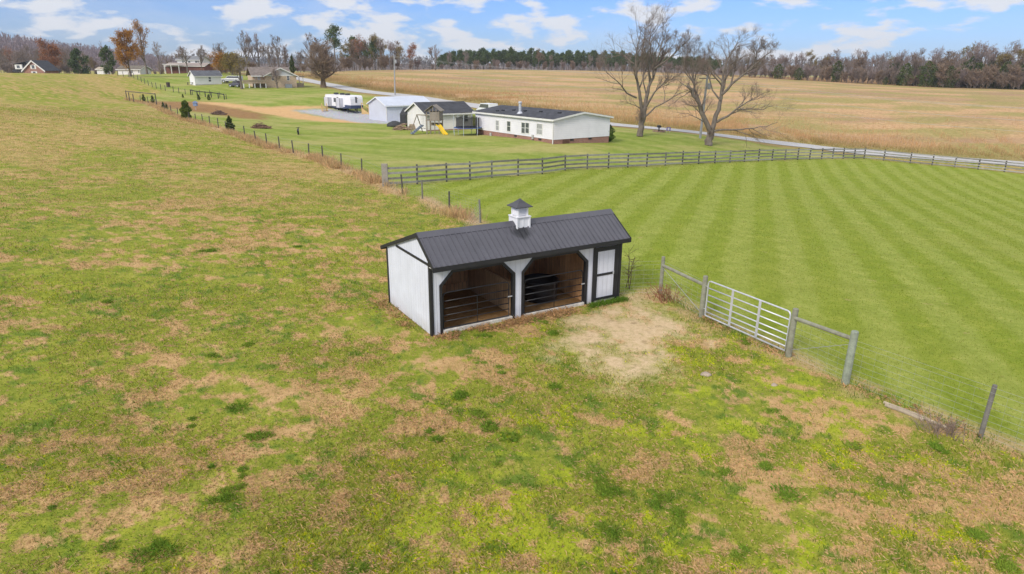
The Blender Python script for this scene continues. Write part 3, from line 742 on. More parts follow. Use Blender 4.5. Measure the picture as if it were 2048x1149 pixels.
# linings
for x0, x1 in ((.1, .125), (6.02, 6.045)):
    MB().prism([(.1, .03), (SW - .12, .03), (SW - .12, zroof(SW - .1) - .1), (YR, ZR - .1), (.1, zroof(.1) - .1)], -x1, -x0, RZ).build('side_lining', WOOD_IN, shed)
MB().box(.128, 6.018, SW - .118, SW - .093, .03, zroof(SW) - .1).build('rear_lining', WOOD_IN, shed)
MB().box(3.09, 3.15, .12, SW - .12, .05, 1.12).build('stall_partition', WOOD_PART, shed)
MB().box(3.06, 3.18, .1, SW - .12, 1.12, 1.18).build('partition_rail', WOOD_PART, shed)
MB().box(3.075, 3.165, .1, .19, .03, 1.12).build('partition_post', WOOD_PART, shed)
MB().bar((.14, SW - .16, .22), (3.05, SW - .16, .22), .05, .3).build('kick_board', WOOD_IN, shed)
# trim round the openings
def bar2(m, p, q, w, y0, y1):
    a, b = Vector((p[0], p[1])), Vector((q[0], q[1])); d = (b - a).normalized(); n = Vector((-d.y, d.x)) * w
    m.prism([tuple(a), tuple(b), tuple(b + n), tuple(a + n)], y0, y1)
for ox in (0., 2.958):
    m = MB()
    pts = [(.285, .0), (.285, 1.63), (.735, 2.075), (2.545, 2.075), (3.0, 1.63), (3.0, .0)]
    for i in range(5):
        p, q = pts[i], pts[i + 1]
        bar2(m, (p[0] + ox, p[1]), (q[0] + ox, q[1]), -.095, -.022 - .002 * (i % 2), tk + .03 + .002 * (i % 2))
    m.build('opening_trim', BLACK, shed)
MB().box(.02, SL - .02, -.03, .0, 2.09, 2.26).build('header_trim', BLACK, shed)
m = MB()
for x0, x1, y0, y1, zt in ((-.022, .075, -.024, .0, 2.5), (-.024, .0, 0.001, .1, 2.5), (SL - .085, SL + .022, -.024, .0, 2.5), (SL, SL + .024, .001, .1, 2.5), (-.024, .0, SW - .1, SW + .012, zroof(SW) - .1), (SL, SL + .024, SW - .1, SW + .012, zroof(SW) - .1)):
    MB().box(x0, x1, y0, y1, .02, zt).build('corner_trim', BLACK, shed)
tb = YR + (ZR - .1 - 2.31) / ((ZR - ZB) / (SW + .381 - YR))
for x0, x1 in ((-.024, -.001), (SL + .001, SL + .024)):
    MB().box(x0, x1, .102, tb - .15, 2.27, 2.35).build('gable_trim', BLACK, shed)
# tack room door
d = MB().prism([(6.26, .12), (7.20, .12), (7.20, 2.02), (6.26, 2.02)], -.03, -.004).build('tack_door', WHITE, shed)
MB().box(6.17, 6.262, -.05, -.004, .05, 2.06).build('door_frame', BLACK, d); MB().box(7.20, 7.30, -.05, -.004, .05, 2.06).build('door_frame', BLACK, d)
for z0, z1 in ((1.9, 2.055), (1.0, 1.085), (.11, .2)): MB().box(6.264, 7.198, -.048, -.031, z0, z1).build('door_rail', BLACK, d)
for x0 in (6.264, 7.108): MB().box(x0, x0 + .09, -.046, -.031, .11, 1.9).build('door_stile', BLACK, d)
MB().box(7.05, 7.09, -.075, -.048, 1.0, 1.12).build('door_latch', GALV, d)
MB().box(6.2, 7.32, -.02, .06, .0, .115).build('door_sill', WHITE_P, shed)
# sills
for x0, x1, z0, z1 in ((.36, 2.93, -.03, .14), (3.34, 5.86, -.06, .12)):
    MB().box(x0, x1, -.02, .12, z0, z1).build('sill_beam', WHITE_P, shed, bevel=.01)
SKM = mat('skid_timber', (.3, .2, .11), .9, .3, 4)
for x0, x1 in ((-.01, .1), (SL - .1, SL + .01)): MB().box(x0, x1, .1, SW, -.06, .028).build('skid_beam', SKM, shed)
# roof: two ribbed metal slopes over a dark deck
def slope(name, y0, z0, y1, z1, n):
    dv = Vector((0, y1 - y0, z1 - z0)); nv = Vector((1, 0, 0)).cross(dv).normalized()
    if nv.z < 0: nv = -nv
    xs = []
    x0, x1 = -.06, SL + .06
    pitch = (x1 - x0) / n
    prof = []
    for i in range(n):
        a = x0 + i * pitch
        prof += [(a, 0), (a + pitch * .36, 0), (a + pitch * .42, .03), (a + pitch * .58, .03), (a + pitch * .64, 0)]
    prof.append((x1, 0))
    m = MB(); vs = []; k = len(prof)
    for x, h in prof: vs.append(Vector((x, y0, z0)) + nv * h)
    for x, h in prof: vs.append(Vector((x, y1, z1)) + nv * h)
    for x, h in (prof[0], prof[-1]): vs.append(Vector((x, y0, z0)) - nv * .05); vs.append(Vector((x, y1, z1)) - nv * .05)
    m.add(vs, [(i, i + 1, k + i + 1, k + i) for i in range(k - 1)] + [(2 * k, 2 * k + 1, 2 * k + 3, 2 * k + 2)] )
    return m.build(name, ROOFM, shed)
slope('front_roof', YF, 2.329, YR, ZR, 40)
slope('rear_roof', YR, ZR, SW + .381, ZB, 33)
MB().prism([(YF + .02, 2.27), (YF + .02, 2.325), (YR, ZR - .012), (SW + .36, ZB - .01), (SW + .36, ZB - .06), (YR, ZR - .07)], -SL - .03, .03, RZ).build('roof_deck', WOOD_IN, shed)
m = MB(); m.prism([(YR - .19, ZR - .105), (YR, ZR + .035), (YR + .2, ZR - .04), (YR + .2, ZR - .055), (YR, ZR + .018), (YR - .19, ZR - .125)], -SL - .07, .07, RZ); m.build('ridge_cap', ROOFM, shed)
MB().box(-.07, SL + .07, YF - .028, YF - .001, 2.19, 2.338).build('eave_fascia', BLACK, shed)
MB().box(-.07, SL + .07, SW + .382, SW + .408, 1.88, 2.0).build('eave_fascia', BLACK, shed)
for x0, x1 in ((-.085, -.062), (SL + .062, SL + .085)):
    MB().prism([(YF - .03, 2.205), (YF - .03, 2.345), (YR, ZR + .02), (SW + .41, ZB + .01), (SW + .41, ZB - .1), (YR, ZR - .12)], -x1, -x0, RZ).build('rake_fascia', BLACK, shed)
# soffit under the front eave
MB().box(-.05, SL + .05, YF + .001, -.035, 2.262, 2.272).build('soffit', WHITE_P, shed)
# cupola
cu = thing('cupola', '', 'x', (0, 0, 0)); cu.parent = shed; del cu['label']; del cu['category']
bpy.data.objects.remove(cu)
cxm, cym, cw = 3.62, .765, .235
m = MB().box(cxm - cw, cxm + cw, cym - cw, cym + cw, 2.86, 3.30)
for sx in (-1, 1):
    for sy in (-1, 1): m.box(cxm + sx * cw - .03, cxm + sx * cw + .03, cym + sy * cw - .03, cym + sy * cw + .03, 2.84, 3.302)
for t in (0,):
    m.box(cxm - .02, cxm + .02, cym - cw - .012, cym - cw + .001, 2.9, 3.3).box(cxm - cw - .012, cxm - cw + .001, cym - .02, cym + .02, 2.9, 3.3)
m.box(cxm - cw - .045, cxm + cw + .045, cym - cw - .045, cym + cw + .045, 3.30, 3.335)
cup = m.build('cupola', VINYL, shed, bevel=.006)
lw = .20
m = MB().box(cxm - lw + .03, cxm + lw - .03, cym - lw + .03, cym + lw - .03, 3.336, 3.6)
for sx in (-1, 1):
    for sy in (-1, 1): m.box(cxm + sx * (lw - .03) - .035, cxm + sx * (lw - .03) + .035, cym + sy * (lw - .03) - .035, cym + sy * (lw - .03) + .035, 3.334, 3.601)
m.box(cxm - lw - .02, cxm + lw + .02, cym - lw - .02, cym + lw + .02, 3.6, 3.645)
m.build('louver_box', VINYL, cup, bevel=.004)
m = MB()
for i in range(5):
    z = 3.365 + i * .048
    for M_ in (Matrix(), Matrix.Rotation(R(90), 4, 'Z')):
        for s in (-1, 1):
            vs = [(-lw + .07, s * (lw - .005), z), (lw - .07, s * (lw - .005), z), (lw - .07, s * (lw - .035), z + .034), (-lw + .07, s * (lw - .035), z + .034)]
            vs = [M_ @ Vector(p) + Vector((cxm, cym, 0)) for p in vs]
            m.quad(*vs); m.quad(*[p + Vector((0, 0, .012)) for p in vs])
m.build('louver_slats', VINYL, cup)
e = .315
m = MB(); ap = (cxm, cym, 3.90)
b4 = [(cxm - e, cym - e, 3.655), (cxm + e, cym - e, 3.655), (cxm + e, cym + e, 3.655), (cxm - e, cym + e, 3.655)]
mid = [tuple(Vector(p) * .5 + Vector(ap) * .5 - Vector((0, 0, .018))) for p in b4]
m.add(b4 + [(p[0], p[1], 3.63) for p in b4] + mid + [ap], [(4, 5, 1, 0), (5, 6, 2, 1), (6, 7, 3, 2), (7, 4, 0, 3), (0, 1, 9, 8), (1, 2, 10, 9), (2, 3, 11, 10), (3, 0, 8, 11), (8, 9, 12), (9, 10, 12), (10, 11, 12), (11, 8, 12), (7, 6, 5, 4)])
m.build('cupola_roof', CAPM, cup)
# stall gates
for x0, x1, z0, zt in ((.43, 2.80, .17, 1.35), (3.39, 5.79, .13, 1.31)):
    y = .05; m = MB(); r_ = .021
    m.tube([(x0, y, z0), (x0, y, zt - .12), (x0 + .035, y, zt - .035), (x0 + .12, y, zt), (x1 - .12, y, zt), (x1 - .035, y, zt - .035), (x1, y, zt - .12), (x1, y, z0), (x0, y, z0)], r_, 8, False)
    g = m.build('stall_gate', BLACK_METAL, shed, smooth=True)
    for i in range(1, 6):
        z = z0 + (zt - z0) * (1 - (i / 5.6) ** .92 if i < 5 else .19 * 0 + .0)
        z = zt - (zt - z0) * [0, .235, .44, .63, .80, .9][i]
        if i < 5: MB().tube([(x0, y, z), (x1, y, z)], .016, 6).build('gate_rail', BLACK_METAL, g, smooth=True)
    MB().box((x0 + x1) / 2 - .012, (x0 + x1) / 2 + .012, y - .026, y - .02, z0, zt - (zt - z0) * .235).build('gate_brace', BLACK_METAL, g)
    MB().box(x1 - .06, x1 + .1, y - .05, y - .025, zt - .52, zt - .485).build('gate_latch', GALV, g)
_r = ray(1080, 572); TANK = Vector((0, 0, CAMH)) + Vector(_r) * ((.5 - CAMH) / _r[2]); TANK.z = .02
MB().lathe([(.48, 0), (.53, .03), (.545, .3), (.55, .52), (.585, .55), (.585, .6), (.54, .6), (.52, .1), (.0, .08)], 32).build('stock_tank', mat('black_rubber', (.012, .012, .014), .45, .2, 3), None, TANK, smooth=True)
tag(bpy.data.objects['stock_tank'], 'round black rubber stock tank inside the right-hand stall', 'water tank')
bpy.data.objects['stock_tank'].scale = (1.15, 1.15, 1.25)

# ------------------------------------------------------------------ wire fences
def post_mb(h, r, lean=(0, 0), n=8, square=False):
    m = MB()
    if square: m.bar((0, 0, -.25), (lean[0], lean[1], h), r * 2)
    else: m.tube([(0, 0, -.25), (lean[0] * .5, lean[1] * .5, h * .5), (lean[0], lean[1], h - .02), (lean[0], lean[1], h)], [r * 1.05, r, r * .96, r * .85], n)
    return m
def wire_part(parent, pts, hs, gap, r=.0028, name='wire_mesh'):
    """horizontal strands through the posts and the uprights of the woven wire"""
    m = MB(); o = parent.location
    for h in hs:
        m.tube([Vector(p) - o + Vector((0, 0, h)) for p in pts], r, 3, False)
    for p, q in zip(pts[:-1], pts[1:]):
        p, q = Vector(p), Vector(q); n = int((q - p).length / gap)
        for i in range(1, n):
            c = p + (q - p) * i / n - o
            m.tube([c + Vector((0, 0, hs[0])), c + Vector((0, 0, hs[-2]))], r * .7, 3, False)
    return m.build(name, WIREM, parent)
def rel(f, p): return Vector(p) - f.location

fr = thing('wire_fence', 'woven wire fence with round wooden brace posts between the shelter corner and the silver gate', 'fence', FENCE_R[1])
pp = FENCE_R[:3]
for p, h, r_, mt, ln_ in ((FENCE_R[1], 1.45, .07, PALEWOOD, (.02, 0)), (FENCE_R[2], 1.47, .085, PALEWOOD, (.02, .01))):
    post_mb(h, r_, ln_, 12).build('post', mt, fr, rel(fr, p), smooth=False)
MB().tube([rel(fr, FENCE_R[1]) + Vector((0, 0, 1.12)), rel(fr, FENCE_R[2]) + Vector((0, 0, 1.16))], .058, 10).build('brace_rail', PALEWOOD, fr)
MB().tube([rel(fr, FENCE_R[1]) + Vector((0, 0, 1.05)), rel(fr, FENCE_R[2]) + Vector((0, 0, .15))], .009, 5).build('brace_wire', WIREM, fr)
HS = [.08, .2, .32, .46, .62, .78, .95, 1.15, 1.28]
wire_part(fr, pp, HS, .3)

f2 = thing('wire_fence', 'woven wire fence from the silver gate to the right edge past a leaning dark post', 'fence', FENCE_R[3])
lean3 = (FENCE_R[5] - FENCE_R[4]).normalized() * 0
for p, h, r_, mt, ln_ in ((FENCE_R[3], 1.5, .085, PALEWOOD, (.03, .01)), (FENCE_R[4], 1.52, .1, mat('lichen_post', (.30, .33, .25), .9, .25, 5, bump=.4), (.02, 0)), (FENCE_R[5], 1.33, .052, GREYWOOD, (.06, .03)), (FENCE_R[6], 1.4, .055, GREYWOOD, (0, 0))):
    post_mb(h, r_, ln_, 12).build('post', mt, f2, rel(f2, p))
MB().tube([rel(f2, FENCE_R[3]) + Vector((0, 0, 1.22)), rel(f2, FENCE_R[4]) + Vector((0, 0, 1.3))], .058, 10).build('brace_rail', PALEWOOD, f2)
MB().tube([rel(f2, FENCE_R[3]) + Vector((0, 0, .2)), rel(f2, FENCE_R[4]) + Vector((0, 0, 1.15))], .008, 5).build('brace_wire', WIREM, f2)
wire_part(f2, FENCE_R[3:7], HS, .3)

f3 = thing('wire_fence', 'long woven wire fence on thin dark posts dividing the pasture from the lawns', 'fence', FENCE_B[6])
for i, p in enumerate(FENCE_B[2:]):
    if i == 4 or i in (26, 28): continue
    h = 1.3 + random.uniform(-.08, .12)
    post_mb(h, .055 if p.y < 60 else .065, (random.uniform(-.08, .08), random.uniform(-.05, .05)), 7).build('post', GREYWOOD if i in (1, 2, 0) and i != 1 else DARKPOST, f3, rel(f3, p))
wire_part(f3, FENCE_B[0:7], HS, .3, .0032)
f3b = wire_part(f3, FENCE_B[6:28], [.25, .6, .95, 1.2, 1.25], 50, .004)
# tall frame where the fence bends by the bare dirt
f4 = thing('frame_fence', 'dark wooden frame of tall posts under one top rail beside the far dirt', 'fence', FENCE_B[26])
A_, B_ = FENCE_B[-1], FENCE_B[25]
for p, h in ((A_, 1.9), (B_, 2.5), (A_ + (B_ - A_) * .25, 1.6), (A_ + (B_ - A_) * .1, 1.7)):
    q = Vector((p.x, p.y, h1(p.x, p.y)))
    post_mb(h, .09, (0, 0), 7).build('post', DARKPOST, f4, rel(f4, q))
MB().bar(rel(f4, A_) + Vector((0, 0, 1.75)), rel(f4, B_) + Vector((0, 0, 2.35)), .09, .14).build('top_rail', DARKPOST, f4)

f5 = thing('wire_fence', 'far wire fence of short dark posts along the lawn edge leading to the houses', 'fence', FENCE_F[8])
for p in FENCE_F:
    post_mb(1.3 + random.uniform(-.1, .1), .07, (random.uniform(-.06, .06), 0), 6).build('post', DARKPOST, f5, rel(f5, p))
wire_part(f5, FENCE_F, [.3, .7, 1.0, 1.2], 100, .005)
# black board run beside the dirt track
bp = G((382, 190.5), (395, 193), (411, 194.5), (423, 195.5), (437, 197.5), (449, 199.5))
f6 = thing('rail_fence', 'low black rail fence behind the orange dirt track', 'fence', bp[2])
for p in bp: post_mb(1.25, .08, (0, 0), 6, True).build('post', BLACK, f6, rel(f6, p))
for a_, b_ in zip(bp[:-1], bp[1:]): MB().bar(rel(f6, a_) + Vector((0, 0, 1.1)), rel(f6, b_) + Vector((0, 0, 1.1)), .05, .2).build('rail', BLACK, f6)

# ------------------------------------------------------------------ board fence
def board_fence(label, pts, big=None, side=1):
    f = thing('board_fence', label, 'fence', pts[0])
    n = len(pts)
    for i, p in enumerate(pts):
        if big is not None and i == 0: MB().bar((0, 0, -.2), (0, 0, 1.6), .42, .2).build('post', mat('old_barn_wood', (.31, .28, .235), .9, .2, 3, bump=.3), f, rel(f, p)); continue
        t = (pts[min(i + 1, n - 1)] - pts[max(i - 1, 0)]).normalized(); nn = Vector((-t.y, t.x, 0)) * .075 * side
        MB().bar((0, 0, -.2), (random.uniform(-.02, .02), 0, 1.42 + random.uniform(-.04, .05)), .14, .12).build('post', DARKPOST if i % 4 else GREYWOOD, f, rel(f, p) - nn * .2)
    for row, z in enumerate((.2, .56, .92, 1.28)):
        i = 0; first = 1 + row % 2
        while i < n - 1:
            j = min(i + (first if i == 0 else 2), n - 1)
            m = MB()
            for a in range(i, j):
                p, q = pts[a], pts[a + 1]; t = (q - p).normalized(); nn = Vector((-t.y, t.x, 0)) * .075 * side
                e = .004 if a > i else -.012
                m.bar(rel(f, p) + nn + t * -e * 0 + Vector((0, 0, z + random.uniform(-.02, .02))), rel(f, q) + nn + Vector((0, 0, z + random.uniform(-.02, .02))), .03, .15)
            m.build('rail', BOARDM[(row + i) % 3], f)
            i = j
    return f
BOARDM = [mat('grey_board', (.31, .295, .26), .9, .25, 2, bump=.3), mat('grey_board_dark', (.24, .225, .195), .9, .25, 2, bump=.3), mat('grey_board_pale', (.38, .36, .32), .9, .22, 2, bump=.3)]
bf = board_fence('weathered grey four-board fence behind the striped paddock, starting at a wide post', BOARD, True, -1)
b2 = board_fence('weathered grey board fence along the road, right of the paddock corner', BOARD2, None, -1)

# ------------------------------------------------------------------ silver farm gate
ga, gb = FENCE_R[2], FENCE_R[3]
gd = (gb - ga); gl = gd.length; ang = math.atan2(gd.y, gd.x)
sl = math.atan2(gd.z, math.hypot(gd.x, gd.y))
gate = thing('farm_gate', 'silver galvanised tube farm gate hung between round wooden posts', 'gate', ga + Vector((0, 0, .0)), ang)
gate.rotation_euler = (0, -sl, ang)
x0, x1, z0, zt = .17, gl - .13, .13, 1.36
m = MB(); m.tube([(x0, 0, z0), (x0, 0, zt - .1), (x0 + .03, 0, zt - .03), (x0 + .1, 0, zt), (x1 - .1, 0, zt), (x1 - .03, 0, zt - .03), (x1, 0, zt - .1), (x1, 0, z0), (x0, 0, z0)], .026, 8, False)
m.build('gate_frame', GALV, gate, smooth=True)
for z in (.13 + .14, .13 + .32, .13 + .52, .13 + .74, .13 + .98):
    MB().tube([(x0, 0, z), (x1, 0, z)], .022, 8).build('gate_rail', GALV, gate, smooth=True)
for k_ in (1 / 3, 2 / 3): MB().box(x0 + (x1 - x0) * k_ - .045, x0 + (x1 - x0) * k_ + .045, -.034, -.024, z0, zt).build('gate_upright', GALV, gate)
for z in (.35, 1.15): MB().tube([(.06, 0, z), (x0, 0, z)], .012, 6).build('hinge', GALV, gate)
# ------------------------------------------------------------------ buildings
LAP = mat('white_lap_siding', (.79, .765, .78), .55, .05, .8, pattern='lap', period=.22)
LAP2 = mat('cream_lap_siding', (.79, .76, .725), .6, .05, .8, pattern='lap', period=.22)
PLAINW = mat('white_panel', (.82, .81, .80), .55, .05, .8, pattern='groove', period=.3)
TRIMW = mat('white_trim', (.76, .74, .70), .5, .06, 2)
SHING = mat('dark_shingles', (.055, .057, .066), .9, .2, .9, pattern='shingle', period=.16)
SHINGB = mat('brown_shingles', (.22, .18, .155), .9, .2, .9, pattern='shingle', period=.16)
BRICK = mat('red_brick', (.30, .105, .07), .85, .2, 1.5, pattern='brick', period=.09)
BRICKT = mat('tan_brick', (.60, .44, .29), .85, .16, 1.5, pattern='brick', period=.09)
GLASS = mat('window_glass', (.10, .11, .125), .08, .3, 1.5, spec=.8)
CURT = mat('curtained_glass', (.42, .42, .42), .2, .2, 2.5, spec=.8)
PALEMETAL = mat('pale_metal_siding', (.60, .62, .69), .5, .05, .6, pattern='ribs', period=.3)
PALEROOF = mat('pale_metal_roof', (.60, .64, .72), .4, .08, .5, pattern='ribs', period=.4, metal=.1)
DECKW = mat('deck_lumber', (.42, .32, .22), .85, .2, 3, pattern='boards', period=.14, alt=(.5, .39, .27, 1))
NEWWOOD = mat('new_lumber', (.60, .40, .17), .8, .15, 3)
DKGREY = mat('dark_grey_plastic', (.03, .03, .033), .5, .2, 4)
CONC = mat('concrete', (.5, .48, .45), .9, .15, 2)

class House:
    """gabled block: front wall along local x from the near corner, ridge along x"""
    def __init__(s, name, label, cat, c, along, other, L=None, D=None, flip=False, group=None):
        c, a, b = Vector(c), Vector(along), Vector(other)
        d1 = (a - c).to_2d(); d2 = (b - c).to_2d()
        s.L = d1.length if L is None else L; s.D = d2.length if D is None else D
        e1 = d1.normalized(); e2 = d2.normalized()
        sg = 1 if e1.x * e2.y - e1.y * e2.x > 0 else -1
        e = (e1 * 1.2 + Vector((e2.y, -e2.x)) * sg).normalized()
        s.sg = sg
        s.ang = math.atan2(e.y, e.x)
        s.t = thing(name, label, cat, c, s.ang, group)
        s.o = c; s.ex = e; s.ey = Vector((-e.y, e.x)) * sg
    def p(s, x, y, z): return Vector((x, y * s.sg, z))
    def w(s, x, y, z): q = s.ex * x + s.ey * y; return Vector((s.o.x + q.x, s.o.y + q.y, s.o.z + z))
    def local(s, wp): d = (Vector(wp) - s.o).to_2d(); return d.dot(s.ex), d.dot(s.ey)
    def onwall(s, u, v, face='front', off=0.):
        """x,z (or y,z on the end wall) of the wall point seen at u,v"""
        r = Vector(ray(u, v)); o = Vector((0, 0, CAMH))
        n = s.ey if face == 'front' else s.ex
        k = ((s.o.to_2d()).dot(n) + off - o.to_2d().dot(n)) / (Vector((r.x, r.y)).dot(n))
        q = o + r * k; x, y = s.local(q)
        return (x if face == 'front' else y), q.z - s.o.z
    def box(s, m, x0, x1, y0, y1, z0, z1):
        ya, yb = sorted((y0 * s.sg, y1 * s.sg)); m.box(min(x0, x1), max(x0, x1), ya, yb, z0, z1); return m
    def walls(s, he, hr, m, base=-.6, x0=0, x1=None, y0=0, y1=None, name='wall'):
        x1 = s.L if x1 is None else x1; y1 = s.D if y1 is None else y1
        ym = (y0 + y1) / 2
        ms = MB(); pts = [(y0, base), (y1, base), (y1, he), (ym, hr), (y0, he)]
        pts = [(a * s.sg, b) for a, b in pts]
        ms.prism(pts, -x1, -x0, Matrix.Rotation(R(90), 4, 'Z')); o = ms.build(name, m, s.t); return o
    def roof(s, he, hr, m, oh=.35, og=.3, x0=0, x1=None, y0=0, y1=None, th=.14, trim=None, name='roof'):
        x1 = s.L if x1 is None else x1; y1 = s.D if y1 is None else y1
        ym = (y0 + y1) / 2; k = (hr - he) / (ym - y0)
        za = he - k * oh
        up = [(y0 - oh, za + .02), (ym, hr + .02), (y1 + oh, za + .02), (y1 + oh, za + .02 + th), (ym, hr + .02 + th), (y0 - oh, za + .02 + th)]
        o = MB().prism([(a * s.sg, b) for a, b in up], -x1 - og, -x0 + og, Matrix.Rotation(R(90), 4, 'Z')).build(name, m, s.t)
        if trim:
            for xx in (x0 - og - .04, x1 + og):
                up2 = [(y0 - oh - .01, za - .06), (ym, hr - .06), (y1 + oh + .01, za - .06), (y1 + oh + .01, za + .02 + th * .8), (ym, hr + .02 + th * .9), (y0 - oh - .01, za + .02 + th * .8)]
                MB().prism([(a * s.sg, b) for a, b in up2], -xx - .04, -xx, Matrix.Rotation(R(90), 4, 'Z')).build('rake_trim', trim, o)
            for yy in (y0 - oh - .03, y1 + oh + .002):
                s.box(MB(), x0 - og, x1 + og, yy, yy + .028, za - .1, za + th * .75).build('gutter', trim, o)
        return o
    def window(s, x, z, w, h, face='front', at=0., frame=TRIMW, glass=GLASS, bars=True, parent=None):
        """window centred at x (along the wall), sill at z, on the wall plane at depth `at`"""
        def bx(m, a0, a1, d0, d1, z0, z1):
            return s.box(m, a0, a1, at - d1, at - d0, z0, z1) if face == 'front' else s.box(m, at - d1, at - d0, a0, a1, z0, z1)
        m = MB(); t = .07
        bx(m, x - w / 2 - t, x + w / 2 + t, .003, .045, z - t, z); bx(m, x - w / 2 - t, x + w / 2 + t, .003, .045, z + h, z + h + t)
        bx(m, x - w / 2 - t, x - w / 2, .003, .045, z, z + h); bx(m, x + w / 2, x + w / 2 + t, .003, .045, z, z + h)
        if bars: bx(m, x - w / 2, x + w / 2, .018, .04, z + h / 2 - .025, z + h / 2 + .025)
        f = m.build('window', frame, s.t)
        bx(MB(), x - w / 2, x + w / 2, .002, .016, z, z + h).build('pane', glass, f)
        return f

# double-wide home
HC = gp(1107, 288.5)
h = House('mobile_home', 'long white single-storey home with dark shingle roof on a red brick skirting', 'house', HC, gp(963, 268), gp(1211, 284.5))
ht = tall(HC, 240.5); za = tall(h.w(0, h.D / 2, 0), 226.5)
h.L = min(h.L, 20.5)
k_ = ht / 3.0
h.walls(ht, za, LAP, .52 * k_)
s_ = MB(); h.box(s_, .04, h.L - .04, .04, h.D - .04, -.6, .525 * k_); sk = s_.build('brick_skirting', BRICK, h.t)
h.roof(ht, za, SHING, .3, .25, trim=TRIMW)
slope_k = (za - ht) / (h.D / 2)
def roofz(y): return ht + slope_k * y + .16
for u, v in ((995, 223), (1006, 222), (1028, 221.5), (1050, 223), (1082, 224.5), (1119, 227)):
    y = h.D * .42
    for _ in range(12): x, z = h.onwall(u, v, 'front', y); y += (z - roofz(y)) / slope_k * .5 if abs(z - roofz(y)) > .02 else 0; y = min(max(y, .3), h.D / 2 - .2)
    m = MB(); h.box(m, x - .2, x + .2, y - .15, y + .15, roofz(y) - .1, roofz(y) + .13); m.build('roof_vent', DKGREY, h.t)
x, z = h.onwall(1036, 233, 'front', .6)
m = MB(); px = h.p(x, .9, 0); m.tube([px + Vector((0, 0, roofz(.9) - .2)), px + Vector((0, 0, roofz(.9) + 1.25))], .17, 10); m.lathe([(.2, 0), (.24, .06), (.24, .2), (.1, .26)], 10, px + Vector((0, 0, roofz(.9) + 1.15)))
m.lathe([(.42, 0), (.2, .25)], 10, px + Vector((0, 0, roofz(.9) - .05))); m.build('flue_pipe', GALV, h.t)
for u0, u1, v0, v1, gl in ((992, 998, 241.5, 261, CURT), (1014.6, 1021, 243, 263, GLASS), (1043.5, 1050, 245.5, 267, GLASS), (1051.5, 1058, 246, 267, GLASS), (1074, 1084.5, 248, 269.5, CURT)):
    xa, za1 = h.onwall(u0, v0); xb, zb1 = h.onwall(u1, v1)
    h.window((xa + xb) / 2, min(za1, zb1), abs(xb - xa), abs(za1 - zb1), glass=gl)
s_ = MB(); q = h.p(.06, -.08, 0); s_.bar(q + Vector((0, 0, -.1)), q + Vector((0, 0, ht - .15)), .09, .07); s_.build('downspout', TRIMW, h.t)
for u, v in ((1031, 277.5), (1079.5, 283)): x, z = h.onwall(u, v); h.box(MB(), x - .25, x + .25, -.03, .03, .25 * k_, .45 * k_).build('crawl_vent', DKGREY, h.t)
for u in (1144, 1180): y, z = h.onwall(u, 281, 'end'); h.box(MB(), -.03 if h.sg else 0, .03, y - .25, y + .25, .28 * k_, .46 * k_).build('crawl_vent', DKGREY, h.t)
y, z = h.onwall(1132, 286, 'end'); h.box(MB(), -.025, .03, y - .5, y + .5, -.05, .46 * k_).build('crawl_door', mat('rust_board', (.13, .06, .04), .8, .2, 3), h.t)
for u, v in ((1066.5, 274), (982.5, 270)): x, z = h.onwall(u, v); h.box(MB(), x - .14, x + .14, -.16, -.01, z - .25, z + .25).build('meter_box', CONC, h.t)
HOME = h

# detached garage
GC = gp(852, 263)
h = House('garage', 'white detached garage with dark shingle roof behind the play tower', 'garage', GC, gp(946, 258.5), gp(815, 257))
ht = tall(h.w(h.L, 0, 0), 225.); za = tall(h.w(0, h.D / 2, 0), 207)
h.walls(ht, za, LAP2); h.roof(ht, za, SHING, .35, .3, trim=TRIMW)
for u0, u1, v0, v1 in ((928.5, 935.5, 231, 243),):
    xa, z1 = h.onwall(u0, v0); xb, z0 = h.onwall(u1, v1); h.window((xa + xb) / 2, z0, abs(xb - xa), z1 - z0)
s_ = MB(); h.box(s_, .03, h.L - .03, -.02, .02, -.5, .14); s_.build('foundation_strip', BRICK, h.t)

# pale metal shed
MC = gp(773.6, 243.5)
h = House('metal_barn', 'pale grey metal barn with light metal roof beside the gravel pad', 'barn', MC, gp(862, 239.5), gp(744.5, 238.8))
ht = tall(MC, 211.5); za = tall(h.w(0, h.D / 2, 0), 195)
h.walls(ht, za, PALEMETAL); h.roof(ht, za, PALEROOF, .3, .25, trim=mat('white_metal_trim', (.8, .8, .82), .4, .04, 2), th=.08)
h.box(MB(), -.02, .12, -.025, .1, -.3, ht - .1).build('corner_trim', TRIMW, h.t)

# small white outbuilding
WC = gp(391, 171.3)
h = House('white_garage', 'small bright white outbuilding with grey shingle roof next to the silver pickup', 'outbuilding', WC, gp(448.5, 170), gp(374.8, 169.6))
ht = tall(WC, 151.5); za = tall(h.w(0, h.D / 2, 0), 142.5)
h.walls(ht, za, PLAINW); h.roof(ht, za, mat('grey_shingles', (.13, .135, .15), .9, .2, .9, pattern='shingle', period=.2), .3, .3, trim=TRIMW)
xa, z1 = h.onwall(416.5, 154.5); xb, z0 = h.onwall(422, 163.5)
for i in (0, 1): h.window((xa + xb) / 2 + i * .05, z0 + (z1 - z0) * (.56 if i else 0), abs(xb - xa), (z1 - z0) * .4, bars=False)
h.box(MB(), 0, h.L, -.03, .02, -.4, .3).build('foundation_strip', CONC, h.t)

# tan brick house with a deck
BC = gp(532, 175.6)
h = House('brick_house', 'tan brick house with white gable, low brown roof and wooden deck', 'house', BC, gp(592.5, 175.3), gy(520, 204), D=9)
ht = tall(BC, 151.5); za = ht + 1.9
W_ = h.L
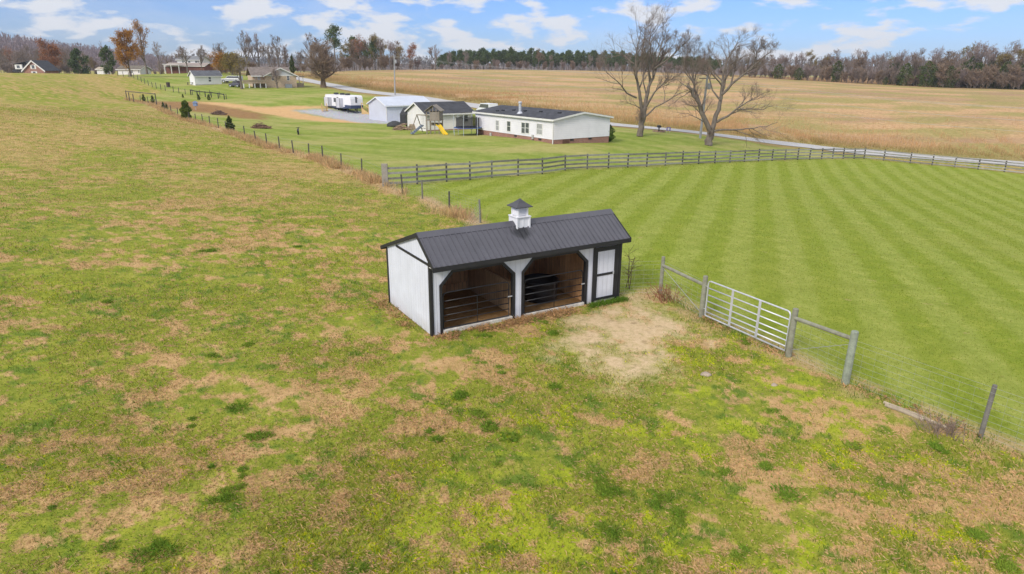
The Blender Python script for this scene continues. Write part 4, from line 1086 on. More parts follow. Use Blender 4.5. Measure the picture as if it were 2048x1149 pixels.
# front gable block: ridge runs away from the viewer
ms = MB().prism([(0, -.5), (W_, -.5), (W_, ht), (0, ht)], 0, h.D * h.sg); ms.build('wall', BRICKT, h.t)
MB().prism([(-.02, ht), (W_ + .02, ht), (W_ / 2, za)], 0.01 * h.sg, h.D * h.sg).build('gable_wall', mat('grey_white_siding', (.6, .6, .62), .6, .06, 1, pattern='lap', period=.2), h.t)
ov = .6; kk = (za - ht) / (W_ / 2)
rf = MB().prism([(-ov, ht - kk * ov), (W_ / 2, za), (W_ + ov, ht - kk * ov), (W_ + ov, ht - kk * ov + .14), (W_ / 2, za + .14), (-ov, ht - kk * ov + .14)], -.5 * h.sg, h.D * h.sg).build('roof', SHINGB, h.t)
MB().prism([(-ov - .02, ht - kk * ov - .12), (W_ / 2, za - .12), (W_ + ov + .02, ht - kk * ov - .12), (W_ + ov + .02, ht - kk * ov + .12), (W_ / 2, za + .12), (-ov - .02, ht - kk * ov + .12)], -.54 * h.sg, -.502 * h.sg).build('rake_trim', TRIMW, rf)
h.box(MB(), -.05, W_ + .05, -.03, .0, ht - .12, ht + .1).build('frieze_board', TRIMW, h.t)
# left wing
xw = h.onwall(507, 165)[0]
h.box(MB(), xw, -.01, 1.2, h.D - 1, -.5, ht - .05).build('wing_wall', BRICKT, h.t)
MB().prism([(.6 * h.sg, ht - .2), ((h.D) / 2 * h.sg, za + .1), ((h.D - .4) * h.sg, ht - .2), ((h.D - .4) * h.sg, ht - .05), (h.D / 2 * h.sg, za + .25), (.6 * h.sg, ht - .05)], -W_ * .9, -xw + .4, Matrix.Rotation(R(90), 4, 'Z')).build('wing_roof', SHINGB, h.t)
h.box(MB(), xw - .4, -.6, .55, .6, ht - .3, ht - .05).build('gutter', TRIMW, h.t)
for u0, u1, v0, v1, dp in ((543, 548, 152, 161, 0), (573.5, 579, 152, 161, 0), (515, 520, 153, 160, 1.2), (528.6, 530.3, 152.5, 161, 1.2), (510, 512, 154, 157, 1.2)):
    xa, z1 = h.onwall(u0, v0, 'front', dp); xb, z0 = h.onwall(u1, v1, 'front', dp); h.window((xa + xb) / 2, z0, abs(xb - xa), z1 - z0, at=dp, glass=CURT if dp else GLASS)
xa, z1 = h.onwall(569.5, 168.8); xb, z0 = h.onwall(583, 175)
h.box(MB(), xa, xb, -1.0, -.01, -.2, z1).build('basement_entry', mat('bulkhead', (.36, .38, .4), .6, .2, 2), h.t)
h.box(MB(), W_ + .01, W_ + 2.2, 1.2, 6, -.4, 1.0).build('porch_floor', DECKW, h.t)
for yy in (1.3, 5.9): h.box(MB(), W_ + 2.0, W_ + 2.15, yy - .08, yy + .08, 1.0, ht - .4).build('porch_post', TRIMW, h.t)
h.box(MB(), W_ - .2, W_ + 2.5, .9, 6.4, ht - .4, ht - .2).build('porch_roof', SHINGB, h.t)
# deck
x0, _ = h.onwall(484, 165); x1 = -.05
zt = h.onwall(510, 166.3)[1]; zr = h.onwall(510, 160.3)[1]
dk = h.box(MB(), x0, x1, -1.2, 1.15, zt - .15, zt).build('deck', DECKW, h.t)
h.box(MB(), x0, x1, -1.24, -1.2, zt + .12, zr).build('deck_railing', DECKW, dk)
for i in range(5): xx = x0 + (x1 - x0) * (i + .1) / 4.2; h.box(MB(), xx - .12, xx + .12, -1.2, -1.0, -.6, zt - .16).build('deck_post', TRIMW, dk)

# two-storey house far left, the porch house, the other far houses
def far_house(name, label, u0, u1, vb, ve, vr, y, wallm, roofm, d=8., wins=(), yaw=0., parts=()):
    c = gy(u0, y); a = gy(u1, y); c.z = a.z = h1((c.x + a.x) / 2, y)
    ex = (a - c).normalized()
    b = c + Vector((-ex.y, ex.x, 0)) * d
    hh = House(name, label, 'house', c, a, b, D=d)
    he = tall(c, ve); hr = tall(hh.w(0, d / 2, 0), vr)
    hh.walls(he, hr, wallm, -3); hh.roof(he, hr, roofm, .4, .5, trim=TRIMW)
    for (ua, ub, va, vb_) in wins:
        xa, z1 = hh.onwall(ua, va); xb, z0 = hh.onwall(ub, vb_); hh.window((xa + xb) / 2, z0, abs(xb - xa), z1 - z0)
    return hh
fh = far_house('two_storey_house', 'pale two-storey house with grey roof behind the bare trees at left', 358, 402, 136, 120, 113, 262, LAP, mat('mid_grey_shingles', (.2, .2, .205), .9, .15, 1), 9, ((364, 368, 122, 127), (376, 381, 122, 127), (390, 395, 122, 127)))
ph = far_house('porch_house', 'low reddish house with a white porch roof in front of the two-storey house', 334, 410, 141, 132, 126.5, 248, mat('red_cedar', (.2, .08, .06), .85, .2, 1), mat('taupe_roof', (.33, .27, .23), .8, .1, 1), 7)
m = MB(); ph.box(m, 0, ph.L * .45, -2.5, -.45, tall(ph.w(0, 0, 0), 128.5) - .15, tall(ph.w(0, 0, 0), 128.5)); m.build('porch_roof', TRIMW, ph.t)
for q in (0.05, .22, .42): ph.box(MB(), ph.L * q - .1, ph.L * q + .1, -2.4, -2.2, -1, tall(ph.w(0, 0, 0), 128.5) - .16).build('porch_post', TRIMW, ph.t)
wh = far_house('white_cottage', 'small cream cottage with brown roof under the orange-leaved tree', 237, 281, 150, 139, 132, 236, LAP2, mat('brown_roof', (.17, .145, .11), .9, .2, 1), 7, ((262, 266, 141, 146), (276, 279, 141, 146)))
wh2 = far_house('cream_shed', 'little cream shed peeping over the hill crest beside the green pine', 195, 208, 150, 139, 135, 290, LAP2, mat('tan_roof', (.4, .34, .25), .9, .1, 1), 5)
# red brick house with the white gable trim
RC = gy(46, 290); RC.z = h1(RC.x, 290)
rb = House('red_brick_house', 'red brick house with white-edged gable and dormers behind the hill crest at far left', 'house', RC, gy(26, 300), gy(92, 296), L=9)
# the gable faces the viewer: build it as the end wall
cA, cB = gy(49, 285), gy(90, 285); mid_ = (cA + cB) / 2
RW = (cB - cA).length; rb.t.location = cA; rb.t.rotation_euler = (0, 0, math.atan2(cB.y - cA.y, cB.x - cA.x))
he = tall(cA, 140) ; hr = tall(mid_, 121.5)
MB().prism([(0, -2), (RW, -2), (RW, he), (RW / 2, hr - .1), (0, he)], 0, 9).build('wall', BRICK, rb.t)
kk = (hr - he) / (RW / 2)
r1 = MB().prism([(-.6, he - kk * .6), (RW / 2, hr), (RW + .6, he - kk * .6), (RW + .6, he - kk * .6 + .2), (RW / 2, hr + .2), (-.6, he - kk * .6 + .2)], -.5, 9.6).build('roof', SHING, rb.t)
MB().prism([(-.65, he - kk * .6 - .45), (RW / 2, hr - .35), (RW + .65, he - kk * .6 - .45), (RW + .65, he - kk * .6 + .15), (RW / 2, hr + .2), (-.65, he - kk * .6 + .15)], -.58, -.502).build('rake_trim', TRIMW, r1)
MB().prism([(-6.2, he - kk * .6), (-6.2, he - kk * .6 - .3), (.0, he - kk * .6 - .3), (RW / 2, hr - .1), (RW / 2 - 3.6, hr - .1)], 2.0, 9.4).build('side_roof', SHING, rb.t)
dm = MB().box(-4.2, -1.2, 1.3, 4, he + .2, he + 2.0).build('dormer', TRIMW, rb.t); MB().prism([(-4.6, he + 1.95), (-.2, he + 2.9), (-.2, he + 3.1), (-4.6, he + 2.15)], 1.1, 4.4).build('dormer_roof', SHING, dm)
MB().box(-3.4, -2.2, 1.26, 1.3, he + .6, he + 1.7).build('dormer_window', GLASS, dm)
for xq, z0, z1 in ((RW / 2, he + .5, he + 1.8), (RW / 2 - 1.3 + 1.3, he - 1.9, he - .7)):
    f = MB().box(xq - 1.15, xq + 1.15, -.06, -.002, z0 - .15, z1 + .15).build('window', TRIMW, rb.t); MB().box(xq - .55, xq + .55, -.075, -.061, z0, z1).build('pane', GLASS, f)

# ------------------------------------------------------------------ fifth-wheel camper
RVW = mat('camper_white', (.80, .79, .80), .35, .04, 1)
RVB = mat('camper_navy', (.035, .055, .12), .35, .1, 1)
RVG = mat('slide_out_grey', (.55, .55, .58), .5, .06, 1)
TYRE = mat('tyre_rubber', (.015, .015, .016), .85, .2, 6)
c0 = gp(703, 228.5); c1 = gp(728.5, 228.0)
fw = (c1 - c0).to_2d().normalized()
# front cap faces us between c0 and c1; the long side runs back and to the left from c0
RT = thing('camper_trailer', 'large white and navy fifth-wheel camper with slide-outs parked on the gravel pad', 'camper')
wd = (c1 - c0).length
q = gy(646, c0.y + 8.6); sd = (q - c0).to_2d().normalized()
RT.location = c0; yw = math.atan2(fw.y, fw.x); RT.rotation_euler = (0, 0, yw)
hz = tall(c0, 192.2)
ln = 11.0
# shear-free: local x across the cap, local y along the body; turn so that the body runs to the left-back
ang2 = math.atan2(sd.y, sd.x) - math.pi / 2
RT.rotation_euler = (0, 0, ang2)
wd = 2.6
bd = MB().prism([(2.6, .95), (11.2, .95), (11.2, hz - .25), (10.9, hz - .05), (2.6, hz)], -wd, 0, Matrix.Rotation(R(90), 4, 'Z')).build('body', RVW, RT)
MB().prism([(0, 1.55), (2.6, 1.55), (2.6, hz), (.5, hz), (.12, hz - .15), (0, hz - .6)], -wd - .01, .01, Matrix.Rotation(R(90), 4, 'Z')).build('nose', RVW, RT)
MB().prism([(-.02, .98), (2.62, .98), (2.62, 1.62), (-.02, 1.62)], -wd - .03, .03, Matrix.Rotation(R(90), 4, 'Z')).build('navy_skirt', RVB, RT)
MB().box(-.02, wd + .02, 2.63, 11.1, .85, 1.2).build('lower_skirt', RVB, RT)
for y0, y1, z0 in ((3.2, 4.9, 1.05), (8.2, 10.2, 1.15)):
    so = MB().box(-.75, -.001, y0, y1, z0, hz - .55).build('slide_out', RVG, RT)
    MB().box(-.79, -.752, y0 + .02, y0 + .09, z0, hz - .55).build('slide_trim', DKGREY, so); MB().box(-.79, -.752, y1 - .09, y1 - .02, z0, hz - .55).build('slide_trim', DKGREY, so)
for y0, y1, z0, z1 in ((5.2, 5.9, 1.8, 3.0), (6.5, 7.3, 2.0, 2.8), (10.4, 10.9, 1.9, 2.7)): MB().box(-.03, -.002, y0, y1, z0, z1).build('window', GLASS, RT)
MB().box(wd * .38, wd * .52, -.05, -.021 + .02, 2.1, 3.2).build('window', GLASS, RT)
MB().box(wd * .52, wd * .6, -.012, -.004, hz - .6, hz - .5).build('marker_light', mat('amber_lens', (.5, .25, .05), .3, .1, 2), RT)
for yy in (3.6, 5.9, 8.6): MB().prism([(yy - .5, hz + .001), (yy + .5, hz + .001), (yy + .3, hz + .33), (yy - .35, hz + .33)], -wd * .62, -wd * .36, Matrix.Rotation(R(90), 4, 'Z')).build('roof_unit', DKGREY, RT)
for yy in (6.1, 7.1):
    wv = MB().tube([(.02, yy, .42), (.32, yy, .42)], .42, 16).build('wheel', TYRE, RT); MB().tube([(.0, yy, .42), (.019, yy, .42)], .2, 12).build('rim', GALV, wv)
for xx in (.3, wd - .3): MB().box(xx - .08, xx + .08, 1.9, 2.06, -.1, 1.0).build('landing_leg', DKGREY, RT)
MB().tube([(wd / 2, .8, .95), (wd / 2, .8, .6)], .12, 8).build('king_pin', DKGREY, RT)
rl = lambda x, y, z=0: RT.matrix_basis @ Vector((x, y, z))
def stairs(name, label, loc, rz, n=4, w=1.1, rail=True, m=NEWWOOD):
    t = thing(name, label, 'steps', loc, rz)
    for i in range(n): MB().box(0, w, i * .28, i * .28 + .3, .2 * (i + 1) - .05, .2 * (i + 1)).build('tread', m, t)
    for x in (0, w - .05): MB().prism([(0, -.1), (n * .28, -.1), (n * .28, .2 * n - .06), (0, .1)], -x - .05, -x, Matrix.Rotation(R(90), 4, 'Z')).build('stringer', m, t)
    for x in (-.04, w - .04 + .05):
        for y, z in ((.05, .2), (n * .28, .2 * n)): MB().box(x, x + .08, y, y + .08, 0, z + .95).build('rail_post', m, t)
        MB().bar((x + .04, .05, 1.15), (x + .04, n * .28 + .1, .2 * n + .95), .05, .12).build('handrail', m, t)
    return t
p = gp(646, 223.5); stairs('wooden_steps', 'narrow new wooden steps at the rear end of the camper', p, ang2 - .2, 3, .9)
p = gp(739, 229); stairs('wooden_staircase', 'wide new wooden staircase between the camper and the pale metal barn', p, ang2 + .5, 6, 2.2)

# ------------------------------------------------------------------ vehicles
def car_profile(name, label, loc, rz, body, prof, glassprof, L, W, wheels, wr, cat, lights=True, bed=None):
    t = thing(name, label, cat, loc, rz)
    M_ = Matrix.Rotation(0, 4, 'Z')
    b = MB().prism(prof, -W / 2, W / 2).build('body', body, t, bevel=.06)
    g = MB().prism(glassprof, -W / 2 + .06, W / 2 - .06).build('cabin', body, t, bevel=.04)
    xs = [p[0] for p in glassprof]; zs = [p[1] for p in glassprof]
    cx_, cz_ = sum(xs) / len(xs), sum(zs) / len(zs)
    gp_ = [(cx_ + (x - cx_) * .88, cz_ + .02 + (z - cz_) * .72) for x, z in glassprof]
    for s_ in (-1, 1):
        y0 = s_ * (W / 2 - .058); MB().prism(gp_, min(y0, y0 + s_ * .012), max(y0, y0 + s_ * .012)).build('side_window', GLASS, g)
    for wx in wheels:
        for s_ in (-1, 1):
            y = s_ * (W / 2 - .09)
            w_ = MB().tube([(wx, y - .11, wr), (wx, y + .11, wr)], wr, 16).build('wheel', TYRE, t)
            MB().tube([(wx, y + s_ * .112, wr), (wx, y + s_ * .125, wr)], wr * .6, 12).build('rim', GALV, w_)
    for s_ in (-1, 1):
        MB().box(prof[0][0] - .02 if 0 else min(p[0] for p in prof) - .015, min(p[0] for p in prof) + .05, s_ * W * .36 - .15, s_ * W * .36 + .15, .68, .86).build('headlight', CURT, t)
    return t
SILV = mat('silver_paint', (.55, .55, .56), .3, .05, 1, metal=.3)
pk = gp(464, 166.2)
car_profile('pickup_truck', 'silver pickup truck with a white bed cap parked beside the white outbuilding', pk, R(-8), SILV,
            [(-2.9, .45), (2.9, .45), (2.9, 1.2), (-1.2, 1.2), (-2.75, 1.05), (-2.9, .8)], [(-1.3, 1.2), (-.7, 1.85), (2.85, 1.85), (2.88, 1.2)], 5.8, 2.0, (-1.9, 1.8), .42, 'pickup')
gc = gp(471, 174.5)
car_profile('utility_vehicle', 'small dark grey utility vehicle beside the deck of the brick house', gc, R(-10), mat('graphite_paint', (.09, .085, .12), .4, .1, 1),
            [(-1.5, .35), (1.5, .35), (1.5, .95), (.6, .95), (-.6, .9), (-1.5, .75)], [(-.5, .92), (-.2, 1.55), (.9, 1.6), (1.1, .95)], 3, 1.5, (-1.0, 1.0), .33, 'utility vehicle')
vn = gy(974, 130)
vn = h_ = vn
car_profile('white_van', 'white van mostly hidden between the garage and the white home', Vector((vn.x, vn.y, h1(vn.x, vn.y))), R(-60), mat('white_paint', (.8, .8, .8), .3, .04, 1),
            [(-2.6, .4), (2.6, .4), (2.6, 1.25), (-1.7, 1.25), (-2.6, 1.0)], [(-1.8, 1.24), (-1.1, 2.15), (2.5, 2.2), (2.58, 1.24)], 5.2, 2.0, (-1.7, 1.6), .38, 'van')

# ------------------------------------------------------------------ play tower, trampoline and the things around
ptb = gp(870, 267.5); PS = (gp(884, 267) - gp(857, 267.5)).length / 27      # metres per pixel there
PT = thing('play_tower', 'weathered wooden play tower with a yellow slide, grey climbing ramp and swing beam', 'playset', ptb, R(-8))
SCR = mat('playset_wood', (.27, .225, .17), .9, .22, 3, bump=.2)
SCRB = mat('playset_boards', (.30, .255, .2), .9, .2, 3, pattern='boards', period=.14, alt=(.36, .31, .25, 1))
kx = PS
hw = 12.5 * kx; dp = 1.0
HD, HT, HP = 27.5 * kx, 43 * kx, 55 * kx
for x in (-hw, hw):
    for y in (-dp, dp): MB().box(x - .06, x + .06, y - .06, y + .06, -.1, HT + .05).build('post', SCR, PT)
for x in (-hw * .45, hw * .3): MB().box(x - .05, x + .05, -dp - .03, -dp + .05, -.1, HD).build('post', SCR, PT)
MB().box(-hw - .1, hw + .1, -dp - .1, dp + .1, HD - .12, HD).build('deck', SCR, PT)
MB().box(-hw + .45, hw - .07, -dp - .05, -dp - .01, HD + .0, HT - .02).build('railing', SCRB, PT)
MB().box(-hw + .07, hw - .07, dp + .01, dp + .05, HD + .0, HT - .02).build('railing', SCRB, PT)
MB().box(hw + .01, hw + .05, -dp, dp, HD, HT - .02).build('railing', SCRB, PT)
MB().box(-hw, hw, dp - .1, dp, HD - .9, HD - .5).build('cross_beam', SCR, PT)
rm = MB().prism([(-hw - .25, HT + .02), (0, HP), (0, HP + .06), (-hw - .25, HT + .1)], -dp - .3, dp + .3).build('roof', SCRB, PT)
MB().prism([(hw + .25, HT + .02), (0, HP), (0, HP + .06), (hw + .25, HT + .1)], -dp + .1, dp + .3).build('roof', SCRB, PT)
MB().prism([(-hw, HT), (-.3, HP - .3), (-.3, HT)], -dp - .02, -dp + .02).build('gable_board', SCRB, PT)
MB().bar((.05, -dp, HT), (.05, -dp, HP - .1), .1).build('gable_post', SCR, PT); MB().bar((.5, -dp, HT), (.5, -dp, HP - .45), .1).build('gable_post', SCR, PT)
YEL = mat('yellow_plastic', (.75, .5, .02), .4, .05, 2)
m = MB(); s0 = Vector((hw * .8, -dp - .1, 18 * kx)); s1 = Vector((32 * kx, -dp - 1.6, .12))
prev = None
for i in range(13):
    t = i / 12; c = s0.lerp(s1, t) + Vector((0, 0, math.sin(t * math.pi * 2) * .10)); 
    if i >= 11: c.z = max(c.z, .12)
    d = (s1 - s0).to_2d().normalized(); nx = Vector((-d.y, d.x, 0))
    row = [c + nx * a + Vector((0, 0, b)) for a, b in ((-.3, .16), (-.26, .14), (-.22, 0), (.22, 0), (.26, .14), (.3, .16), (.3, -.03), (-.3, -.03))]
    if prev:
        m.add(prev + row, [(j, (j + 1) % 8, 8 + (j + 1) % 8, 8 + j) for j in range(8)])
    prev = row
m.build('slide', YEL, PT, smooth=False)
GREYP = mat('grey_blue_plastic', (.15, .18, .22), .55, .2, 4)
m = MB(); a0 = Vector((-22 * kx, -dp + .2, 17 * kx)); a1 = Vector((-40 * kx, -dp - .9, .05))
m.bar(a0, a1, .85, .08)
for i in range(6):
    t = (i + .5) / 6; c = a0.lerp(a1, t); m.bar(c + Vector((-.1, .3, .09)), c + Vector((.1, -.3, .09)), .16, .1)
m.build('climbing_ramp', GREYP, PT)
zb = 35 * kx
MB().bar((-hw, .3, zb), (-41 * kx, .9, zb), .1, .14).build('swing_beam', SCR, PT)
for dx, dy in ((-52, -1.2), (-34, 2.6)): MB().bar((-40 * kx, .9, zb), (dx * kx, .9 + dy * .5, -.05), .09).build('swing_leg', SCR, PT)
for x in (-30, -25):
    MB().tube([(x * kx, .6, zb), (x * kx, .6, .6)], .012, 4).tube([((x + 3) * kx, .6, zb), ((x + 3) * kx, .6, .6)], .012, 4).box((x - .3) * kx, (x + 3.3) * kx, .5, .72, .55, .6).build('swing', DKGREY, PT)

tb_ = gp(935.6, 270.5)
TR = thing('trampoline', 'round trampoline with blue edge pad and torn black safety net beside the white home', 'trampoline', tb_)
tk_ = (gp(962, 270.5) - gp(909, 270.5)).length / 2
BLUE = mat('blue_pad', (.06, .12, .33), .6, .15, 3)
GLV2 = mat('pale_pole', (.5, .55, .6), .5, .1, 3)
m = MB(); n = 28
ringp = []
zt_ = .95
m.lathe([(tk_ - .3, zt_), (tk_ + .04, zt_), (tk_ + .04, zt_ + .06), (tk_ - .3, zt_ + .06)], n)
m.f = [f for f in m.f if len(f) == 4]; m.m = m.m[:len(m.f)]
m.build('edge_pad', BLUE, TR)
MB().lathe([(tk_ - .29, zt_ + .0), (tk_ - .29, zt_ + .02)], n).build('jump_mat', DKGREY, TR)
for k in range(6):
    a = k * math.pi / 3 + .3; px, py = math.cos(a) * tk_, math.sin(a) * tk_
    MB().tube([(px, py, -.05), (px, py, zt_)], .03, 6).build('leg', GLV2, TR)
    px, py = px * 1.03, py * 1.03
    MB().tube([(px, py, .3), (px, py, 2.5), (px * .97, py * .97, 2.65)], .028, 6).build('net_pole', GLV2, TR)
net = NT('safety_net'); tcn = net.n('ShaderNodeTexCoord').outputs['Object']
bs = net.n('ShaderNodeBsdfDiffuse', {0: (.015, .015, .018, 1)}); tr = net.n('ShaderNodeBsdfTransparent'); mxn = net.n('ShaderNodeMixShader', {0: .42})
net.t.links.new(bs.outputs[0], mxn.inputs[1]); net.t.links.new(tr.outputs[0], mxn.inputs[2]); net.t.links.new(mxn.outputs[0], net.out.inputs[0])
m = MB(); rows = []
for j in range(7):
    z = zt_ + .06 + j * .24
    rows.append([Vector((math.cos(2 * math.pi * i / 36) * (tk_ - .25 - .12 * math.sin(j / 6 * math.pi) * abs(math.sin(i * math.pi / 6 + .5))), math.sin(2 * math.pi * i / 36) * (tk_ - .25 - .12 * math.sin(j / 6 * math.pi)), z - (.22 * abs(math.sin(i * math.pi / 6)) if j == 6 else 0))) for i in range(36)])
m.add([p for r_ in rows for p in r_], [(j * 36 + i, j * 36 + (i + 1) % 36, (j + 1) * 36 + (i + 1) % 36, (j + 1) * 36 + i) for j in range(6) for i in range(36)])
m.build('safety_net', net.m, TR)

# dark canopy tent, white trailer, clutter
cb = gp(812, 258); kx = (gp(826, 258) - gp(798, 258)).length / 28
GZ = thing('canopy_tent', 'dark grey fabric canopy tent behind the swing beam', 'canopy', cb + Vector((0, 1.5, 0)), R(10))
DKF = mat('dark_canopy_fabric', (.05, .05, .055), .8, .2, 2)
a = 14 * kx
MB().add([(-a, -a * .8, 2.1), (a, -a * .8, 2.1), (a, a * .8, 2.1), (-a, a * .8, 2.1), (-a * .45, -a * .3, 3.0), (a * .5, -a * .3, 3.0), (a * .5, a * .3, 3.0), (-a * .45, a * .3, 3.0)], [(0, 1, 5, 4), (1, 2, 6, 5), (2, 3, 7, 6), (3, 0, 4, 7), (4, 5, 6, 7)]).build('canopy_top', DKF, GZ)
MB().box(-a, -a + .05, -a * .8, a * .8, .4, 2.09).build('side_curtain', DKF, GZ); MB().box(-a + .051, -a * .2, -a * .8, -a * .8 + .05, .5, 2.09).build('side_curtain', DKF, GZ)
for sx in (-1, 1):
    for sy in (-1, 1): MB().tube([(sx * a * .98, sy * a * .78, 0), (sx * a * .98, sy * a * .78, 2.1)], .04, 6).build('pole', DKGREY, GZ)
tp = gp(820.5, 255); 
TL = thing('utility_trailer', 'white box trailer standing behind the swing beam', 'trailer', tp + Vector((0, -.3, 0)), R(5))
MB().box(-11 * kx, 12 * kx, 0, 2.2, .55, 2.0).build('box_body', TRIMW, TL, bevel=.04); MB().box(-4 * kx, 4 * kx, -.02, -.001, .7, 1.85).build('door', mat('trailer_door', (.68, .68, .68), .5, .05, 2), TL)
for x in (-4, 4): MB().tube([(x * kx, -.05, .33), (x * kx, .18, .33)], .33, 14).build('wheel', TYRE, TL)
def heap(name, label, cat, loc, sx, sy, sz, m, n=140, ln=1.2, r=.03, seed=1):
    rn = random.Random(seed); mb = MB()
    for i in range(n):
        a_ = rn.uniform(0, 2 * math.pi); d = math.sqrt(rn.random()); x, y = math.cos(a_) * d * sx, math.sin(a_) * d * sy
        z = (1 - d) * sz * rn.uniform(.2, 1) + .03; b_ = rn.uniform(0, 2 * math.pi); l_ = ln * rn.uniform(.4, 1)
        v = Vector((math.cos(b_), math.sin(b_), rn.uniform(-.25, .45))) * l_ / 2
        mb.tube([Vector((x, y, z)) - v, Vector((x, y, z + .05)), Vector((x, y, z)) + v], [r, r * .9, r * .4], 4)
    return tag(mb.build(name, m, None, loc), label, cat)
BR1 = mat('dead_branches', (.16, .10, .075), .9, .25, 3); BR2 = mat('brown_brush', (.22, .125, .08), .9, .25, 3)
p = gp(437, 229.5); heap('brush_pile', 'dark brown pile of dead branches beside the dirt track', 'brush pile', p, 1.2, .8, .85, BR1, 110, 1.3, .05, 3)
p = gp(521, 257); heap('brush_pile', 'reddish brown brush pile on the lawn nearer than the dirt track', 'brush pile', p, 1.3, .8, .85, BR2, 150, 1.2, .045, 4)
p = gp(803, 260); heap('firewood_heap', 'brown heap of boards and firewood left of the play tower', 'wood heap', p, 1.2, .8, 1.0, mat('firewood', (.33, .23, .15), .9, .25, 3), 90, 1.2, .06, 5)
LB = thing('lumber_stack', 'low stack of pale boards behind the play tower ramp', 'lumber', gp(838, 259.5), .1)
for i in range(5): MB().box(-1.6 + i * .05, 1.7 - i * .1, -.4 + i * .1, .4, i * .16, i * .16 + .12).build('board', DECKW, LB)
CRP = gp(789.5, 253.5)
m = MB(); rn = random.Random(5)
m.lathe([(.9, 0), (.95, .25), (.75, .6), (.35, .8), (.1, .84)], 12)
m.v = [(x * 1.3 + rn.uniform(-.08, .08), y + rn.uniform(-.08, .08), z + rn.uniform(-.05, .05) * (z > 0)) for x, y, z in m.v]
tag(m.build('tarp_bundle', DKF, None, CRP, smooth=True), 'black tarp bundle lying at the corner of the pale metal barn', 'tarp')
# burn barrel, bird house pole, scooter
p = gp(337, 174.5); m = MB(); m.lathe([(.42, 0), (.44, .02), (.43, .35), (.46, .37), (.43, .4), (.43, .72), (.46, .75), (.43, .78), (.44, 1.15), (.40, 1.15), (.38, .3), (0, .28)], 16); tag(m.build('burn_barrel', mat('rusty_barrel', (.07, .045, .04), .8, .3, 4), None, p), 'dark rusty burn barrel on the lawn left of the white outbuilding', 'barrel')
p = gp(382, 170.2); t = thing('picnic_bench', 'small dark bench at the left end of the white outbuilding', 'bench', p, .1)
MB().box(-.9, .9, -.25, .25, .55, .62).build('seat', DARKPOST, t)
for x in (-.75, .75): MB().box(x - .06, x + .06, -.2, .2, -.05, .549).build('leg', DARKPOST, t)
p = gp(392, 220.5); bh = tall(p, 202.5); t = thing('bird_house', 'blue-grey bird house on a slim pole beside the big juniper', 'bird house', p)
MB().tube([(0, 0, -.1), (0, 0, bh - .9)], .06, 8).build('pole', mat('faded_pole', (.5, .42, .4), .8, .15, 3), t)
BLG = mat('blue_grey_paint', (.2, .27, .42), .6, .15, 3)
MB().box(-.32, .32, -.25, .25, bh - .9, bh - .35).build('box', BLG, t); MB().prism([(-.45, bh - .35), (.45, bh - .35), (0, bh)], -.35, .35).build('roof', BLG, t)
p = gp(597, 269.5); t = thing('scooter', 'small dark motor scooter standing alone on the lawn', 'scooter', p, R(12)); t.scale = (.85, .85, .85)
for y in (-.5, .5): w_ = MB().tube([(-.06, y, .24), (.06, y, .24)], .24, 14).build('wheel', TYRE, t)
MB().bar((0, -.4, .3), (0, .35, .32), .22, .14).build('footboard', DKGREY, t); MB().bar((0, -.6, .5), (0, -.1, .75), .26, .3).build('seat', DKGREY, t)
MB().bar((0, .5, .24), (0, .32, 1.05), .1, .22).build('front_shield', DKGREY, t); MB().bar((-.35, .3, 1.05), (.35, .3, 1.08), .05).build('handlebar', DKGREY, t)
MB().box(-.08, .08, .38, .47, .85, 1.0).build('headlight', CURT, t)

# mailbox and little sign by the road
p = gp(1317.5, 264); t = thing('mailbox', 'black mailbox on a post in a small stone-edged bed by the road', 'mailbox', p, .1)
mh = tall(p, 250.5); MB().bar((0, 0, -.1), (0, 0, mh - .35), .14).build('post', BLACK, t)
m = MB().prism([(-.22, 0), (.22, 0), (.22, .2), (.12, .33), (-.12, .33), (-.22, .2)], -.35, .35); m.v = [(x, y, z + mh - .36) for x, y, z in m.v]; m.build('box', BLACK, t)
MB().lathe([(.95, -.1), (.95, .14), (.8, .14), (.78, .05), (0, .06)], 14).build('edging', mat('stone_edging', (.3, .2, .14), .9, .2, 4), t)
p = gp(1336.5, 265.5); t = thing('yard_sign', 'tiny purple and white yard sign on the verge near the mailbox', 'sign', p)
MB().box(-.3, .3, -.02, .02, .25, .75).build('panel', [mat('purple_sign', (.2, .14, .4), .6, .1, 3)], t); MB().box(-.13, .13, -.025, -.0205, .33, .67).build('sign_face', TRIMW, t)
for x in (-.22, .22): MB().box(x - .015, x + .015, -.01, .01, -.1, .249).build('stake', GALV, t)

# utility poles and lines
POLE = mat('silvered_pole', (.36, .36, .36), .85, .15, 2)
p1, p2 = gp(790, 191), gp(1400, 277)
p3 = gy(2230, 66); 
tops = []
for lab, p, vt in (('tall grey utility pole by the road left of the metal barn', p1, 110), ('grey utility pole behind the forked bare tree', p2, 150), ('utility pole at the roadside beyond the right edge', p3, None)):
    hh = tall(p, vt) if vt else 9.
    t = thing('utility_pole', lab, 'utility pole', p, 0, 'roadside utility poles')
    MB().tube([(0, 0, -.3), (.12, 0, hh * .5), (.22, 0, hh)], [.17, .15, .12], 10).build('pole', POLE, t)
    MB().box(-.85, 1.25, -.06, .06, hh - .55, hh - .43).build('cross_arm', GREYWOOD, t)
    if vt: MB().lathe([(.2, 0), (.24, .05), (.24, .75), (.1, .85)], 12, (.55, -.1, hh - 1.9)).build('transformer', POLE, t)
    tops.append((p, hh))
pw = thing('power_line', 'thin power lines sagging between the roadside poles', 'power line', tops[1][0])
